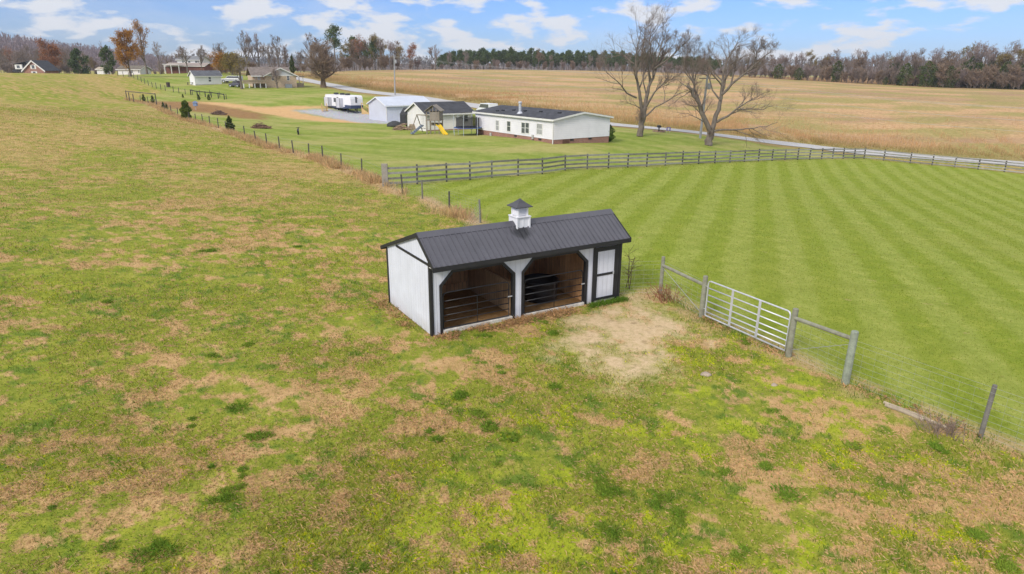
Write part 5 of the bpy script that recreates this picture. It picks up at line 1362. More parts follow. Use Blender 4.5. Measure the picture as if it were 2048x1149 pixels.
for dz, dx in ((-.3, -.8), (-.3, 1.2), (-1.5, 0), (-2.6, 0)):
    for (pa, ha), (pb, hb) in ((tops[0], tops[1]), (tops[1], tops[2])):
        A_ = pa + Vector((dx, 0, ha + dz)) - pw.location; B_ = pb + Vector((dx, 0, hb + dz)) - pw.location
        MB().tube([A_.lerp(B_, i / 14) - Vector((0, 0, 4 * (i / 14) * (1 - i / 14) * .7)) for i in range(15)], .014, 3, False).build('wire', mat('pale_wire', (.45, .43, .42), .6, .1, 1) if 'pale_wire' not in bpy.data.materials else bpy.data.materials['pale_wire'], pw)

# fallen rails by the right fence
FALLEN = mat('bleached_rail', (.42, .34, .24), .9, .25, 4)
p = gp(1828, 834); fx = (FENCE_R[5] - FENCE_R[4]).normalized(); an = math.atan2(fx.y, fx.x)
for i, (dx, dy, l_) in enumerate(((0, 0, 1.5), (-.35, -.18, .9))):
    o = MB().tube([(-l_ / 2, 0, .06), (0, .01, .07), (l_ / 2, 0, .05)], [.04, .045, .038], 8).build('fallen_rail', FALLEN, None, p + fx * dx + Vector((0, dy, 0))); o.rotation_euler = (0, 0, an + .05 * i)
    tag(o, ['longer weathered rail lying in the grass along the wire fence', 'shorter broken rail lying beside the longer one'][i], 'fallen rail')
# small pale stones of the trodden ground
ST = mat('pale_stone', (.42, .33, .25), .9, .2, 6)
for lab, u, v, s_ in (('flat grey stone in the grass right of the bare soil', 1411, 750, .14), ('small pale stone in the grass near the fence gate', 1548, 772, .09)):
    m = MB(); rn = random.Random(int(u)); m.lathe([(s_, -.02), (s_ * 1.05, .02), (s_ * .6, .06), (.01, .065)], 9); m.v = [(x * rn.uniform(.8, 1.3), y * rn.uniform(.7, 1.1), z) for x, y, z in m.v]
    tag(m.build('stone', ST, None, gp(u, v), smooth=True), lab, 'stone')
# ------------------------------------------------------------------ trees
def bark(name, c, alt=None): return mat(name, c, .95, .3, 1.5, bump=.5, stretch=(4, 4, .8), alt=alt)
BARK = bark('grey_bark', (.155, .12, .095), (.27, .225, .18, 1))
TWIG = mat('grey_twigs', (.25, .19, .15), .9, .2, 1)
TWIGP = mat('mauve_twigs', (.33, .255, .225), .9, .2, 1)
TWIGB = mat('brown_twigs', (.30, .215, .15), .9, .2, 1)
def leafm(name, c1, c2, tr=.3):
    k = NT(name)
    inf = k.n('ShaderNodeNewGeometry').outputs['Random Per Island']
    c = k.mix(inf, (*c1, 1), (*c2, 1))
    d = k.n('ShaderNodeBsdfDiffuse'); k.set(d.inputs[0], c); t = k.n('ShaderNodeBsdfTranslucent'); k.set(t.inputs[0], c)
    m = k.n('ShaderNodeMixShader', {0: tr}); k.set(m.inputs[1], d.outputs[0]); k.set(m.inputs[2], t.outputs[0])
    k.t.links.new(m.outputs[0], k.out.inputs[0]); return k.m
L_ORANGE = leafm('orange_leaves', (.30, .13, .03), (.50, .27, .06))
L_RUSSET = leafm('russet_leaves', (.24, .095, .045), (.40, .19, .09))
L_BROWN = leafm('brown_leaves', (.16, .115, .07), (.30, .21, .13))
L_OLIVE = leafm('olive_leaves', (.16, .13, .04), (.34, .26, .09))
L_PINE = leafm('pine_needles', (.05, .085, .035), (.14, .175, .07), .15)
L_JUN = leafm('juniper_needles', (.035, .06, .02), (.12, .15, .04), .15)
L_JUNY = leafm('bright_juniper_needles', (.06, .10, .02), (.17, .21, .045), .15)
L_SHRUB = leafm('dark_shrub_leaves', (.025, .06, .012), (.075, .14, .03), .15)

def _tubes(group, sides):
    """many tapering limbs at once: group maps point count to lists of (points, radii)"""
    Vv, Ff, off = [], [], 0
    for (n, sd), lst in group.items():
        P = np.array([a for a, _ in lst]); Rr = np.array([b for _, b in lst])
        T = np.gradient(P, axis=1); T /= np.linalg.norm(T, axis=2, keepdims=True) + 1e-9
        ref = np.where(np.abs(T[..., 2:3]) < .9, np.array([0, 0, 1.]), np.array([1., 0, 0]))
        a = np.cross(T, ref); a /= np.linalg.norm(a, axis=2, keepdims=True) + 1e-9
        b = np.cross(T, a)
        th = np.arange(sd) * 2 * np.pi / sd
        v = P[:, :, None] + (a[:, :, None] * np.cos(th)[:, None] + b[:, :, None] * np.sin(th)[:, None]) * Rr[:, :, None, None]
        m = len(lst); idx = np.arange(m * n * sd).reshape(m, n, sd)
        i0, i1 = idx[:, :-1], idx[:, 1:]
        f = np.stack([i0, np.roll(i0, -1, 2), np.roll(i1, -1, 2), i1], -1).reshape(-1, 4)
        Vv.append(v.reshape(-1, 3)); Ff.append(f + off); off += m * n * sd
    return np.concatenate(Vv), np.concatenate(Ff)

def _norm(v): return v / (np.linalg.norm(v) + 1e-9)
def grow(seed, limbs, levels, spread=(.5, 1.0), ratio=.62, kids=(5, 6, 6, 5), up=.25, wob=.18, rmin=.012, sides=(8, 6, 4, 3, 3, 3), droop=0., t0=.3):
    """limbs: explicit (points, radii, level). Side branches sprout from them until the last level.
    returns trunk tubes, twig tubes and twig tips"""
    rn = np.random.default_rng(seed)
    stack = [(np.array(p, float), np.array(r, float), l) for p, r, l in limbs]
    big, small, tips = {}, {}, []
    while stack:
        P, Rr, l = stack.pop()
        d = big if l <= 1 else small
        d.setdefault((len(P), sides[min(l, len(sides) - 1)]), []).append((P, Rr))
        if l >= levels: tips.append(P[-1]); tips.append(P[len(P) // 2]); continue
        seg = np.linalg.norm(np.diff(P, axis=0), axis=1); Lt = seg.sum(); cum = np.r_[0, np.cumsum(seg)] / Lt
        n = kids[min(l, len(kids) - 1)]
        n = max(2, int(n * rn.uniform(.75, 1.3)))
        for i in range(n):
            t = t0 + (1 - t0) * (i + rn.uniform(.1, .9)) / n if l > 0 else rn.uniform(t0, 1)
            j = min(np.searchsorted(cum, t), len(P) - 1); j = max(j, 1)
            k = (t - cum[j - 1]) / (cum[j] - cum[j - 1] + 1e-9)
            q = P[j - 1] + (P[j] - P[j - 1]) * k; r0 = (Rr[j - 1] + (Rr[j] - Rr[j - 1]) * k)
            T = _norm(P[j] - P[j - 1])
            ax = _norm(np.cross(T, rn.normal(size=3))); ang = rn.uniform(*spread)
            dr = _norm(T * np.cos(ang) + ax * np.sin(ang))
            ln = Lt * (ratio[min(l, len(ratio) - 1)] if hasattr(ratio, '__len__') else ratio) * rn.uniform(.55, 1.15) * (1.15 - .55 * t)
            m = 5 if l < 1 else (4 if l < 3 else 3)
            pts = [q]; cur = dr
            for s in range(m - 1):
                cur = _norm(cur + rn.normal(size=3) * wob + np.array([0, 0, up - droop * (l > 1) * s]))
                pts.append(pts[-1] + cur * ln / (m - 1))
            ra = max(min(r0 * .62, ln * .035), rmin)
            stack.append((np.array(pts), np.linspace(ra, max(ra * .35, rmin * .7), m), l + 1))
    return big, small, np.array(tips)

def leaves(pts, n, size, rn, spread, flat=.6):
    """small leaf-clump faces scattered round the given points"""
    k = rn.integers(0, len(pts), n)
    c = pts[k] + rn.normal(size=(n, 3)) * spread
    a = rn.normal(size=(n, 3)); a /= np.linalg.norm(a, axis=1)[:, None]
    b = np.cross(a, rn.normal(size=(n, 3))); b /= np.linalg.norm(b, axis=1)[:, None]
    s = size * rn.uniform(.5, 1.3, (n, 1))
    v = np.stack([c - a * s, c + b * s * flat, c + a * s, c - b * s * flat * .7], 1).reshape(-1, 3)
    return v, np.arange(n * 4).reshape(-1, 4)

def assemble(name, label, cat, big, small, twm, brm=None, leafset=None, group=None, crown_name='branches'):
    t = thing(name, label, cat, (0, 0, 0), 0, group)
    v, f = _tubes(big, 0); npmesh('trunk', v, f, brm or BARK, t, smooth=True)
    vs, fs, mi, off = [], [], [], 0
    mats = []
    if small:
        v, f = _tubes(small, 0); vs.append(v); fs.append(f); mi += [0] * len(f); off = len(v)
    mats.append(twm)
    if leafset:
        v, f, lm = leafset; vs.append(v); fs.append(f + off); mi += [1] * len(f); mats.append(lm)
    npmesh('crown', np.concatenate(vs), np.concatenate(fs), mats, t, mi=mi)
    return t

def trunkline(rn, H, frac, r, n=6, lean=.04, wob=.02):
    z = np.linspace(0, H * frac, n)
    xy = np.cumsum(rn.normal(size=(n, 2)) * wob * H / n, 0) + np.outer(z, rn.normal(size=2) * lean * .5); xy[0] = 0
    rr_ = r * (1 - .75 * (z / (H * frac)) ** 1.1); rr_[0] *= 1.35
    return np.c_[xy, z], rr_

def bare_tree(name, label, seed, H, r, twm, levels=4, frac=.8, kids=(13, 8, 6, 5), spread=(.35, .8), ratio=.5, up=.22, rmin=.02, leafn=0, leafm_=None, leafs=.12, brm=None, t0=.3, forks=0, lspread=.25):
    rn = np.random.default_rng(seed)
    P, Rr = trunkline(rn, H, frac, r)
    limbs = [(P, Rr, 0)]
    for i in range(forks):
        k = rn.integers(1, 3); a = rn.uniform(0, 6.28); q = P[k]; top = np.array([math.cos(a) * H * .22, math.sin(a) * H * .22, H * rn.uniform(.75, .95)])
        s = np.linspace(0, 1, 6)[:, None]; ln_ = q + (top - q) * s + np.array([math.cos(a), math.sin(a), 0]) * np.sin(s * np.pi) * H * .05
        limbs.append((ln_, np.linspace(r * .6, r * .12, 6), 0))
    big, small, tips = grow(seed, limbs, levels, spread, ratio, kids, up, .16, rmin, t0=t0)
    ls = None
    if leafn: ls = (*leaves(tips, leafn, leafs, rn, lspread), leafm_)
    t = assemble(name, label, 'tree', big, small, twm, brm, ls)
    t['nat'] = float(max(tips[:, 2].max(), P[-1, 2]))
    return t

def pine_tree(name, label, seed, H, r, crown0=.5, width=.2, n=2600, lm=None, size=.32):
    rn = np.random.default_rng(seed)
    P, Rr = trunkline(rn, H, .98, r, 7, .02, .012)
    big, small, tips = {(7, 6): [(P, Rr)]}, {}, []
    nb = 34
    for i in range(nb):
        t = crown0 + (1 - crown0) * (i + .5) / nb; z = H * t * .98
        c = np.array([np.interp(z, P[:, 2], P[:, 0]), np.interp(z, P[:, 2], P[:, 1]), z])
        k = (t - crown0) / (1 - crown0)
        ln = H * width * (min(1, .45 + k * 2.2) if k < .3 else (1 - k) ** .5 * 1.1) * rn.uniform(.5, 1.2) + .3
        a = rn.uniform(0, 6.28); d = np.array([math.cos(a), math.sin(a), rn.uniform(-.05, .45)])
        pts = np.array([c + d * ln * s + np.array([0, 0, .12 * ln * s * s]) for s in (0, .35, .7, 1)])
        small.setdefault((4, 3), []).append((pts, np.linspace(.09, .02, 4)))
        for s in (.45, .65, .85, 1.0):
            for _ in range(2): tips.append(c + d * ln * s + rn.normal(size=3) * ln * .13)
    tips = np.array(tips)
    ls = (*leaves(tips, n, size, rn, H * .022 + .12), lm or L_PINE)
    t = assemble(name, label, 'tree', big, small, TWIG, None, ls)
    t['nat'] = float(H)
    return t

def cone_shrub(name, label, seed, H, W, n, size, lm, round_=.5, cat='tree'):
    rn = np.random.default_rng(seed)
    big = {(4, 6): [(np.array([(0, 0, 0), (0, 0, H * .3), (0.02, 0, H * .6), (0, 0, H * .92)]), np.array([.06, .05, .035, .01]) * max(1, H / 3))]}
    z = rn.beta(1.25, 1.5, n); prof = np.minimum((1 - z) ** .75, .35 + z * 3.2) if round_ < .8 else np.sin(np.pi * (z * .84 + .14)) ** .7
    lob = 1 + .22 * np.sin(rn.uniform(0, 6.28) + z * 17)
    a = rn.uniform(0, 6.28, n); ra = np.sqrt(rn.uniform(.15, 1, n)) * prof * W / 2 * lob * (1 + .15 * np.sin(a * 3 + z * 9))
    c = np.c_[np.cos(a) * ra, np.sin(a) * ra, (z * .97 + .02) * H]
    d = np.c_[np.cos(a) * .5, np.sin(a) * .5, np.ones(n) * .8] + rn.normal(size=(n, 3)) * .45; d /= np.linalg.norm(d, axis=1)[:, None]
    b = np.cross(d, rn.normal(size=(n, 3))); b /= np.linalg.norm(b, axis=1)[:, None]
    s = size * rn.uniform(.5, 1.3, (n, 1))
    v = np.stack([c - d * s * .4, c + b * s * .35, c + d * s, c - b * s * .35], 1).reshape(-1, 3)
    t = assemble(name, label, cat, big, {}, TWIG, None, (v, np.arange(n * 4).reshape(-1, 4), lm))
    t['nat'] = float(H); return t

# ---- the two big bare trees on the lawn, limb by limb
def hero(name, label, base_uv, limbs, seed, extra, lean_y):
    b = gp(*base_uv); dist = b.y * _cp - (b.z - CAMH) * _sp
    rn = np.random.default_rng(seed)
    mpp = dist / F
    L3 = []
    for pts, r0, r1, lvl, yo in limbs:
        P = []
        n = len(pts)
        for i, (zx, zy) in enumerate(pts):
            u, v = 1150 + zx / 3.831, zy / 3.83
            x = (u - base_uv[0]) * mpp; z = tall(b, v) if v < base_uv[1] else 0.
            P.append((x, yo * i / (n - 1) * (1 if lvl == 0 else 1), z))
        P = np.array(P)
        # resample smoothly
        t = np.linspace(0, n - 1, 2 * n - 1); P = np.c_[[np.interp(t, np.arange(n), P[:, k]) for k in range(3)]].T
        P[1:-1] += rn.normal(size=(len(P) - 2, 3)) * .06
        L3.append((P, np.linspace(r0, r1, len(P)), lvl))
    big, small, tips = grow(seed, L3, 4, (.35, .95), (.40, .66, .8, .9), extra, .11, .17, .0062, t0=.3)
    t = assemble(name, label, 'tree', big, small, TWIG, BARK)
    t.location = b; t.scale = (.97, .97, .92)
    return t
A = [([(495, 1048), (500, 1000), (506, 940), (514, 870), (520, 810)], .46, .33, 0, 0.),
     ([(514, 870), (490, 760), (465, 680), (445, 600), (425, 500), (415, 380), (420, 280), (440, 160)], .27, .03, 0, -1.5),
     ([(520, 830), (530, 720), (545, 640), (570, 560), (575, 450), (545, 340), (530, 240), (560, 140)], .28, .03, 0, 1.2),
     ([(530, 800), (560, 720), (600, 650), (650, 580), (710, 545)], .17, .03, 0, -2.),
     ([(450, 725), (370, 690), (310, 610), (240, 560), (170, 490)], .14, .02, 1, -2.5),
     ([(530, 880), (600, 800), (690, 745), (770, 690), (835, 650)], .15, .02, 1, -1.5),
     ([(572, 540), (600, 450), (660, 360), (740, 250)], .17, .02, 0, 2.),
     ([(575, 480), (640, 420), (710, 340), (800, 225)], .15, .02, 0, -2.),
     ([(415, 440), (360, 400), (290, 350), (235, 310)], .11, .02, 1, 1.),
     ([(500, 820), (440, 790), (390, 770), (330, 750)], .08, .015, 1, -1.5),
     ([(575, 450), (610, 330), (620, 230), (600, 130)], .14, .02, 0, -.5),
     ([(425, 500), (470, 380), (490, 260), (500, 150)], .12, .02, 0, 1.8),
     ([(530, 720), (500, 600), (510, 480), (480, 380)], .12, .02, 1, 2.5)]
hero('bare_tree', 'tall bare tree with an upright many-limbed crown, nearer the white home', (1280, 273.5), A, 11, (13, 6, 6, 4), 0)
B = [([(1020, 1118), (1024, 1075), (1030, 1030), (1032, 985)], .56, .44, 0, 0.),
     ([(1028, 1000), (985, 920), (940, 840), (920, 780), (880, 720), (840, 655), (800, 622)], .38, .17, 0, -1.),
     ([(920, 780), (895, 690), (870, 600), (850, 500), (850, 400), (862, 290)], .2, .025, 0, 1.),
     ([(1034, 1000), (1055, 900), (1075, 820), (1085, 720), (1090, 620), (1085, 520), (1105, 440), (1140, 330), (1180, 250)], .36, .025, 0, .6),
     ([(1088, 690), (1150, 600), (1240, 500), (1320, 410), (1395, 330)], .2, .025, 0, -1.5),
     ([(1068, 920), (1130, 870), (1200, 800), (1270, 740), (1370, 670)], .19, .025, 0, -2.),
     ([(1200, 815), (1290, 805), (1400, 812), (1480, 770)], .1, .02, 1, -1.),
     ([(1040, 1000), (1110, 982), (1250, 980), (1330, 965), (1420, 940), (1490, 908)], .17, .02, 1, -2.5),
     ([(1080, 740), (1020, 650), (1000, 560), (975, 460), (955, 370)], .13, .02, 0, 2.),
     ([(1150, 610), (1170, 500), (1190, 400), (1235, 280)], .13, .02, 0, 1.5),
     ([(1240, 500), (1290, 440), (1310, 330), (1330, 250)], .1, .02, 0, -1.),
     ([(845, 660), (790, 690), (720, 740), (650, 790)], .07, .015, 1, -2.),
     ([(870, 610), (810, 500), (780, 400), (760, 330)], .09, .015, 0, 1.),
     ([(985, 930), (900, 880), (820, 850), (740, 850)], .08, .015, 1, -2.)]
hero('bare_tree', 'forked bare tree with a thick left limb and long low branch, beside the utility pole', (1417, 291), B, 23, (13, 6, 6, 4), 0)

def place(t, p, H, label=None, rz=None, wide=1.):
    k = H / t['nat']; t.location = p; t.scale = (k * wide, k * wide, k)
    t.rotation_euler = (0, 0, random.uniform(0, 6.28) if rz is None else rz)
    if label: t['label'] = label
    return t
# ---- single trees that stand out
def single(t, uv, vtop, wide=1., y=None):
    p = gp(*uv) if y is None else gy(uv[0], y)
    return place(t, p, tall(p, vtop), wide=wide)
single(bare_tree('bare_tree', 'round brown-twigged tree with dense fine crown on the lawn above the camper', 31, 14, .5, TWIGB, 4, .8, (30, 10, 7, 5), (.5, 1.15), (.5, .55, .6, .65), .14, .014, t0=.12, brm=bark('warm_bark', (.20, .14, .09))), (647, 175.5), 68, 1.4)
single(bare_tree('lawn_tree', 'leaning bare tree with yellowish leaf remnants left of the brick house deck', 32, 9, .28, TWIG, 4, .75, (13, 7, 5, 4), (.5, 1.1), .55, .12, .016, 900, L_OLIVE, .14, t0=.25), (484, 178.5), 104, 1.1)
single(bare_tree('ornamental_tree', 'small bare ornamental tree with up-swept branches in front of the brick house', 33, 6, .2, TWIGP, 4, .55, (14, 6, 5, 4), (.4, .8), .75, .2, .012, t0=.2), (555, 177), 132, 1.)
single(bare_tree('autumn_tree', 'orange-leaved autumn tree standing in front of the small cream cottage', 34, 13, .3, TWIGB, 3, .9, (26, 7, 5), (.6, 1.1), .42, .12, .02, 8500, L_ORANGE, .19, t0=.16, lspread=.4), (262, 153.5), 60, 1.05)
single(bare_tree('autumn_tree', 'taller thinly leaved tree with pale orange tips right behind the orange one', 35, 18, .3, TWIGP, 4, .92, (17, 7, 5, 4), (.4, .9), .36, .2, .02, 2600, L_ORANGE, .17, t0=.2, lspread=.4), (295, 146), 38, .9, 235)
single(bare_tree('bare_tree', 'slender bare tree leaning right beside the tall thinly leaved one', 36, 12, .2, TWIGP, 4, .85, (13, 7, 5, 4), (.5, 1.), .5, .12, .02, 500, L_BROWN, .14), (322, 147), 82, 1., 225)
single(pine_tree('evergreen_tree', 'dark evergreen mixed with bare twigs left of the orange autumn tree', 37, 12, .25, .1, .26, 3200), (219, 150), 94, 1., 240)
single(bare_tree('bare_tree', 'thin bare tree poking above the dark evergreen at left', 38, 14, .18, TWIGP, 4, .9, (12, 6, 5, 4), (.4, .8), .35, .2, .018), (212, 150), 80, .8, 246)
single(pine_tree('pine_tree', 'full green pine right of the russet oak at the far left', 39, 14, .3, .02, .33, 4800, size=.42), (163, 150), 99, .95, 300)
single(bare_tree('russet_oak', 'broad russet-leaved oak behind the hill crest at far left', 40, 16, .4, TWIGP, 3, .8, (20, 8, 6), (.6, 1.2), .5, .1, .025, 7000, L_RUSSET, .26, t0=.2, lspread=.6), (105, 150), 79, 1.15, 330)
single(bare_tree('autumn_bush', 'wide orange-brown leafy tree right of the two-storey house', 41, 8, .25, TWIGB, 3, .75, (20, 8, 6), (.7, 1.25), .6, .05, .02, 6500, L_ORANGE, .2, t0=.15, lspread=.5), (443, 147), 106, 1.35, 232)
single(bare_tree('autumn_bush', 'olive-brown leafy tree leaning against the orange-brown one', 42, 8, .25, TWIGB, 3, .75, (18, 8, 6), (.7, 1.25), .6, .05, .02, 4500, L_OLIVE, .2, t0=.15, lspread=.5), (465, 148), 108, 1.2, 225)
for sd, u, vt, y, lab in ((43, 376, 92, 236, 'wide bare tree in front of the two-storey house'), (44, 405, 90, 242, 'bare tree right of the two-storey house'), (45, 497, 60, 258, 'tallest bare tree behind the brick house, left of its roof'), (46, 520, 64, 262, 'bare tree with dark trunk behind the brick house ridge'),
                       (47, 541, 84, 256, 'slanting bare tree behind the brick house gable'), (48, 560, 68, 266, 'tall slim bare tree right behind the brick house gable'), (49, 574, 86, 270, 'bare tree left of the dark cedar'), (50, 625, 64, 300, 'bare tree left of the dense brown-twigged one'),
                       (51, 446, 84, 268, 'faint bare tree above the orange-brown leafy trees'), (52, 871, 88, 335, 'pale bare tree at the left end of the far pine wood'), (53, 602, 100, 300, 'low bare tree right of the dark cedar')):
    single(bare_tree('bare_tree', lab, sd, 16, .3, [TWIG, TWIGP, TWIG][sd % 3], 4, .82, (13, 8, 6, 5), (.4, .9), (.42, .6, .62, .66), .2, .018, forks=sd % 3), (u, 145), vt, 1.0 if sd != 43 else 1.5, y)
single(cone_shrub('cedar_tree', 'dark columnar cedar behind the right end of the brick house', 54, 8, 3.4, 2600, .3, L_JUN), (586, 148), 111, 1., 256)
single(bare_tree('autumn_tree', 'small russet-leaved tree at the right end of the far clump beyond the field', 55, 12, .2, TWIGP, 4, .85, (13, 6, 5, 4), (.5, 1.), .42, .15, .022, 1700, L_RUSSET, .22, lspread=.45), (826, 141), 87, .95, 330)
single(pine_tree('pine_tree', 'tall pine behind the dense brown-twigged tree', 56, 22, .35, .55, .2, 2200, size=.4), (672, 142), 52, 1., 300)
# junipers and shrubs
single(cone_shrub('juniper', 'big bright green juniper growing in the wire fence', 60, 3.6, 2.0, 3200, .2, L_JUNY, .9, cat='shrub'), (374, 241), 201, .86)
single(cone_shrub('juniper', 'smaller dark juniper growing in the wire fence nearer the brush pile', 61, 2.6, 1.7, 1900, .17, L_JUN, cat='shrub'), (461, 264), 232, 1.05)
for i, (u, v, vt, w, lab) in enumerate(((288, 203, 188.5, 1., 'small juniper inside the tall dark frame at its left post'), (306, 206, 191, 1., 'small juniper inside the tall dark frame near its right post'), (327, 218, 204, .9, 'juniper seedling left of the bird house along the fence'), (334, 221, 207, .9, 'juniper seedling next to the other seedling along the fence'),
                                        (366, 196, 188, 1., 'little juniper on the far fence, left of the black rails'), (398, 200.5, 189, 1.1, 'little juniper left of the black rails by the dirt track'), (418, 201, 188.5, 1.1, 'little juniper in front of the black rails by the dirt track'))):
    single(cone_shrub('juniper', lab, 62 + i, 1.8, 1.2, 500, .16, L_JUN, cat='shrub'), (u, v), vt, w)
t = cone_shrub('shrub', 'dark green clipped shrub at the right corner of the white home', 70, 2.6, 1.6, 3000, .1, L_SHRUB, .9, cat='shrub')
single(t, (1217, 284.5), 249, 1.1)

# ---- woods
random.seed(12)
def protos():
    P = {}
    P['bare'] = [bare_tree('bare_tree', '', 100 + i, 18, .26, [TWIG, TWIGP, TWIGP, TWIG, TWIGP][i], 4, .86, (15, 8, 6, 5), (.4, .95), (.40, .6, .62, .66), .2, .015, forks=i % 2, t0=.28) for i in range(5)]
    P['rust'] = [bare_tree('bare_tree', '', 110 + i, 18, .26, TWIGP, 4, .86, (15, 7, 5, 3), (.4, .95), (.40, .6, .62, .66), .18, .016, 1000 + 450 * i, [L_RUSSET, L_BROWN, L_OLIVE][i], .26, t0=.35, lspread=.45) for i in range(3)]
    P['pine'] = [pine_tree('pine_tree', '', 120 + i, 18, .25, .48 - .1 * i, .25 + .02 * i, 2600, size=.42) for i in range(3)]
    P['cedar'] = [cone_shrub('cedar_tree', '', 130 + i, 9, 6.2, 1300, .42, L_JUN, .9) for i in range(2)]
    P['brush'] = [bare_tree('understory_tree', '', 140 + i, 7, .08, [TWIG, TWIGB, TWIGP][i], 3, .7, (20, 8, 5), (.4, 1.0), .6, .2, .03, [0, 260, 0][i], L_BROWN, .2, t0=.03, forks=3) for i in range(3)]
    return P
PR = protos(); used = set()
def wood(kind, u, y, H, label, group, wide=1.):
    src = random.choice(PR[kind])
    p = gy(u, y); p.z -= .1
    k = H / src['nat']
    if src.name not in used: used.add(src.name); o = src
    else: o = copy_tree(src)
    o['label'] = label; o['group'] = group
    o.location = p; o.rotation_euler = (0, 0, random.uniform(0, 6.28)); w = wide * random.uniform(.85, 1.2); o.scale = (k * w, k * w, k)
    return o
LAB = {'bare': 'bare grey tree in the wood ', 'rust': 'brown-leaved tree in the wood ', 'pine': 'green pine in the wood ', 'cedar': 'dark cedar in the wood ', 'brush': 'low brown understory tree in the wood '}
GRP = {'bare': 'bare trees of the wood ', 'rust': 'brown-leaved trees of the wood ', 'pine': 'pines of the wood ', 'cedar': 'cedars of the wood ', 'brush': 'understory trees of the wood '}
def belt(where, us, n, yfun, vtop, mixw, jit=.18, ydeep=25, frontbias=1.):
    ks = list(mixw)
    for i in range(n):
        u = us[0] + (us[1] - us[0]) * (i + random.uniform(-.4, .9)) / n
        kind = random.choices(ks, [mixw[k](u) if callable(mixw[k]) else mixw[k] for k in ks])[0]
        y = yfun(u) + random.random() ** frontbias * ydeep
        p = gy(u, y)
        H = tall(p, vtop(u)) * random.uniform(1 - jit * 1.5, 1 + jit * .5)
        if kind == 'cedar': H *= random.uniform(.42, .85)
        if kind == 'brush': H *= random.uniform(.4, .6)
        wood(kind, u, y, H, LAB[kind] + where, GRP[kind] + where)
lerp = lambda u, pts: float(np.interp(u, [p[0] for p in pts], [p[1] for p in pts]))
wr = 'along the right end of the tan field'
vt = lambda u: lerp(u, [(1480, 118), (1540, 106), (1640, 104), (1700, 98), (1760, 102), (1840, 96), (1880, 88), (1930, 82), (1990, 84), (2060, 82)])
yf = lambda u: lerp(u, [(1480, 366), (1700, 330), (1900, 300), (2080, 290)])
belt(wr, (1480, 2075), 74, yf, vt, {'bare': 1., 'rust': lambda u: .35 + .6 * (u > 1860)}, .2, 45)
belt(wr, (1480, 2075), 78, yf, vt, {'brush': 1.}, .25, 10)
belt(wr, (1780, 2075), 26, yf, vt, {'cedar': 1.}, .2, 24)
belt(wr, (1480, 1780), 5, yf, vt, {'cedar': 1.}, .4, 4)
wc = 'of far pines beyond the tan field'
vt = lambda u: lerp(u, [(860, 118), (900, 104), (960, 97), (1040, 98), (1120, 103), (1230, 104), (1300, 108), (1420, 116), (1490, 124)])
yf = lambda u: lerp(u, [(860, 400), (1000, 428), (1240, 440), (1490, 385)])
belt(wc, (880, 1440), 100, lambda u: yf(u) + 8, vt, {'pine': 1.}, .12, 40)
belt(wc, (860, 1490), 46, yf, lambda u: vt(u) - 6, {'brush': .85, 'bare': .15, 'rust': .05}, .2, 8)
wl = 'left of the far pines by the utility pole'
vt = lambda u: lerp(u, [(690, 84), (715, 70), (760, 66), (800, 78), (840, 100)])
belt(wl, (694, 806), 16, lambda u: 335, vt, {'bare': .5, 'pine': .55, 'rust': .8}, .16, 30)
belt(wl, (690, 850), 12, lambda u: 333, vt, {'brush': 1.}, .2, 8)
wh_ = 'on the rise at the far left'
vt = lambda u: lerp(u, [(-30, 84), (40, 92), (80, 88), (140, 96), (190, 112), (235, 112)])
belt(wh_, (-30, 205), 34, lambda u: 350, vt, {'bare': 1., 'rust': .45}, .16, 60)
belt(wh_, (-30, 235), 22, lambda u: 345, vt, {'brush': 1.}, .2, 14)
wm = 'behind the houses at left'
vt = lambda u: lerp(u, [(300, 108), (420, 96), (600, 106), (690, 108)])
belt(wm, (330, 600), 12, lambda u: 300, vt, {'bare': 1.}, .25, 40)
belt(wm, (300, 690), 30, lambda u: 285, lambda u: 106, {'brush': 1.}, .2, 25)
for k, l in PR.items():
    for o in l:
        if o.name not in used:
            for ch in list(o.children): bpy.data.objects.remove(ch)
            bpy.data.objects.remove(o)

# ---- the far wooded hills: terrain and one mass of tiny trees
def ridge(name, pts, depth, zb):
    vs = []; n = len(pts); nr = 9
    for u, v, y in pts:
        r = Vector(ray(u, v)); q = r * (y / r.y); top = CAMH + q.z
        for j in range(nr):
            s = j / (nr - 1)
            vs.append((q.x * (1 + (s - .5) * depth / y), y + (s - .5) * depth, zb + (top - zb) * math.sin(math.pi * s) ** .8))
    f = [(i * nr + j, (i + 1) * nr + j, (i + 1) * nr + j + 1, i * nr + j + 1) for i in range(n - 1) for j in range(nr - 1)]
    o = npmesh(name, vs, f, mat('leaf_litter', (.15, .10, .075), .95, .25, .02), smooth=True); o['kind'] = 'structure'
    return np.array(vs).reshape(n, nr, 3)
H1 = ridge('wooded_hill', [(u, v + 16, 950) for u, v in [(-260, 60), (-120, 66), (-40, 74), (30, 78), (75, 88), (130, 96), (190, 103), (240, 108), (300, 118), (380, 128), (460, 136)]], 420, -12)
H2 = ridge('wooded_hill', [(u, v, 1300) for u, v in [(200, 126), (400, 126), (600, 127), (800, 128), (1000, 130), (1250, 131), (1500, 130), (1750, 133), (2000, 132), (2300, 130)]], 500, -14)
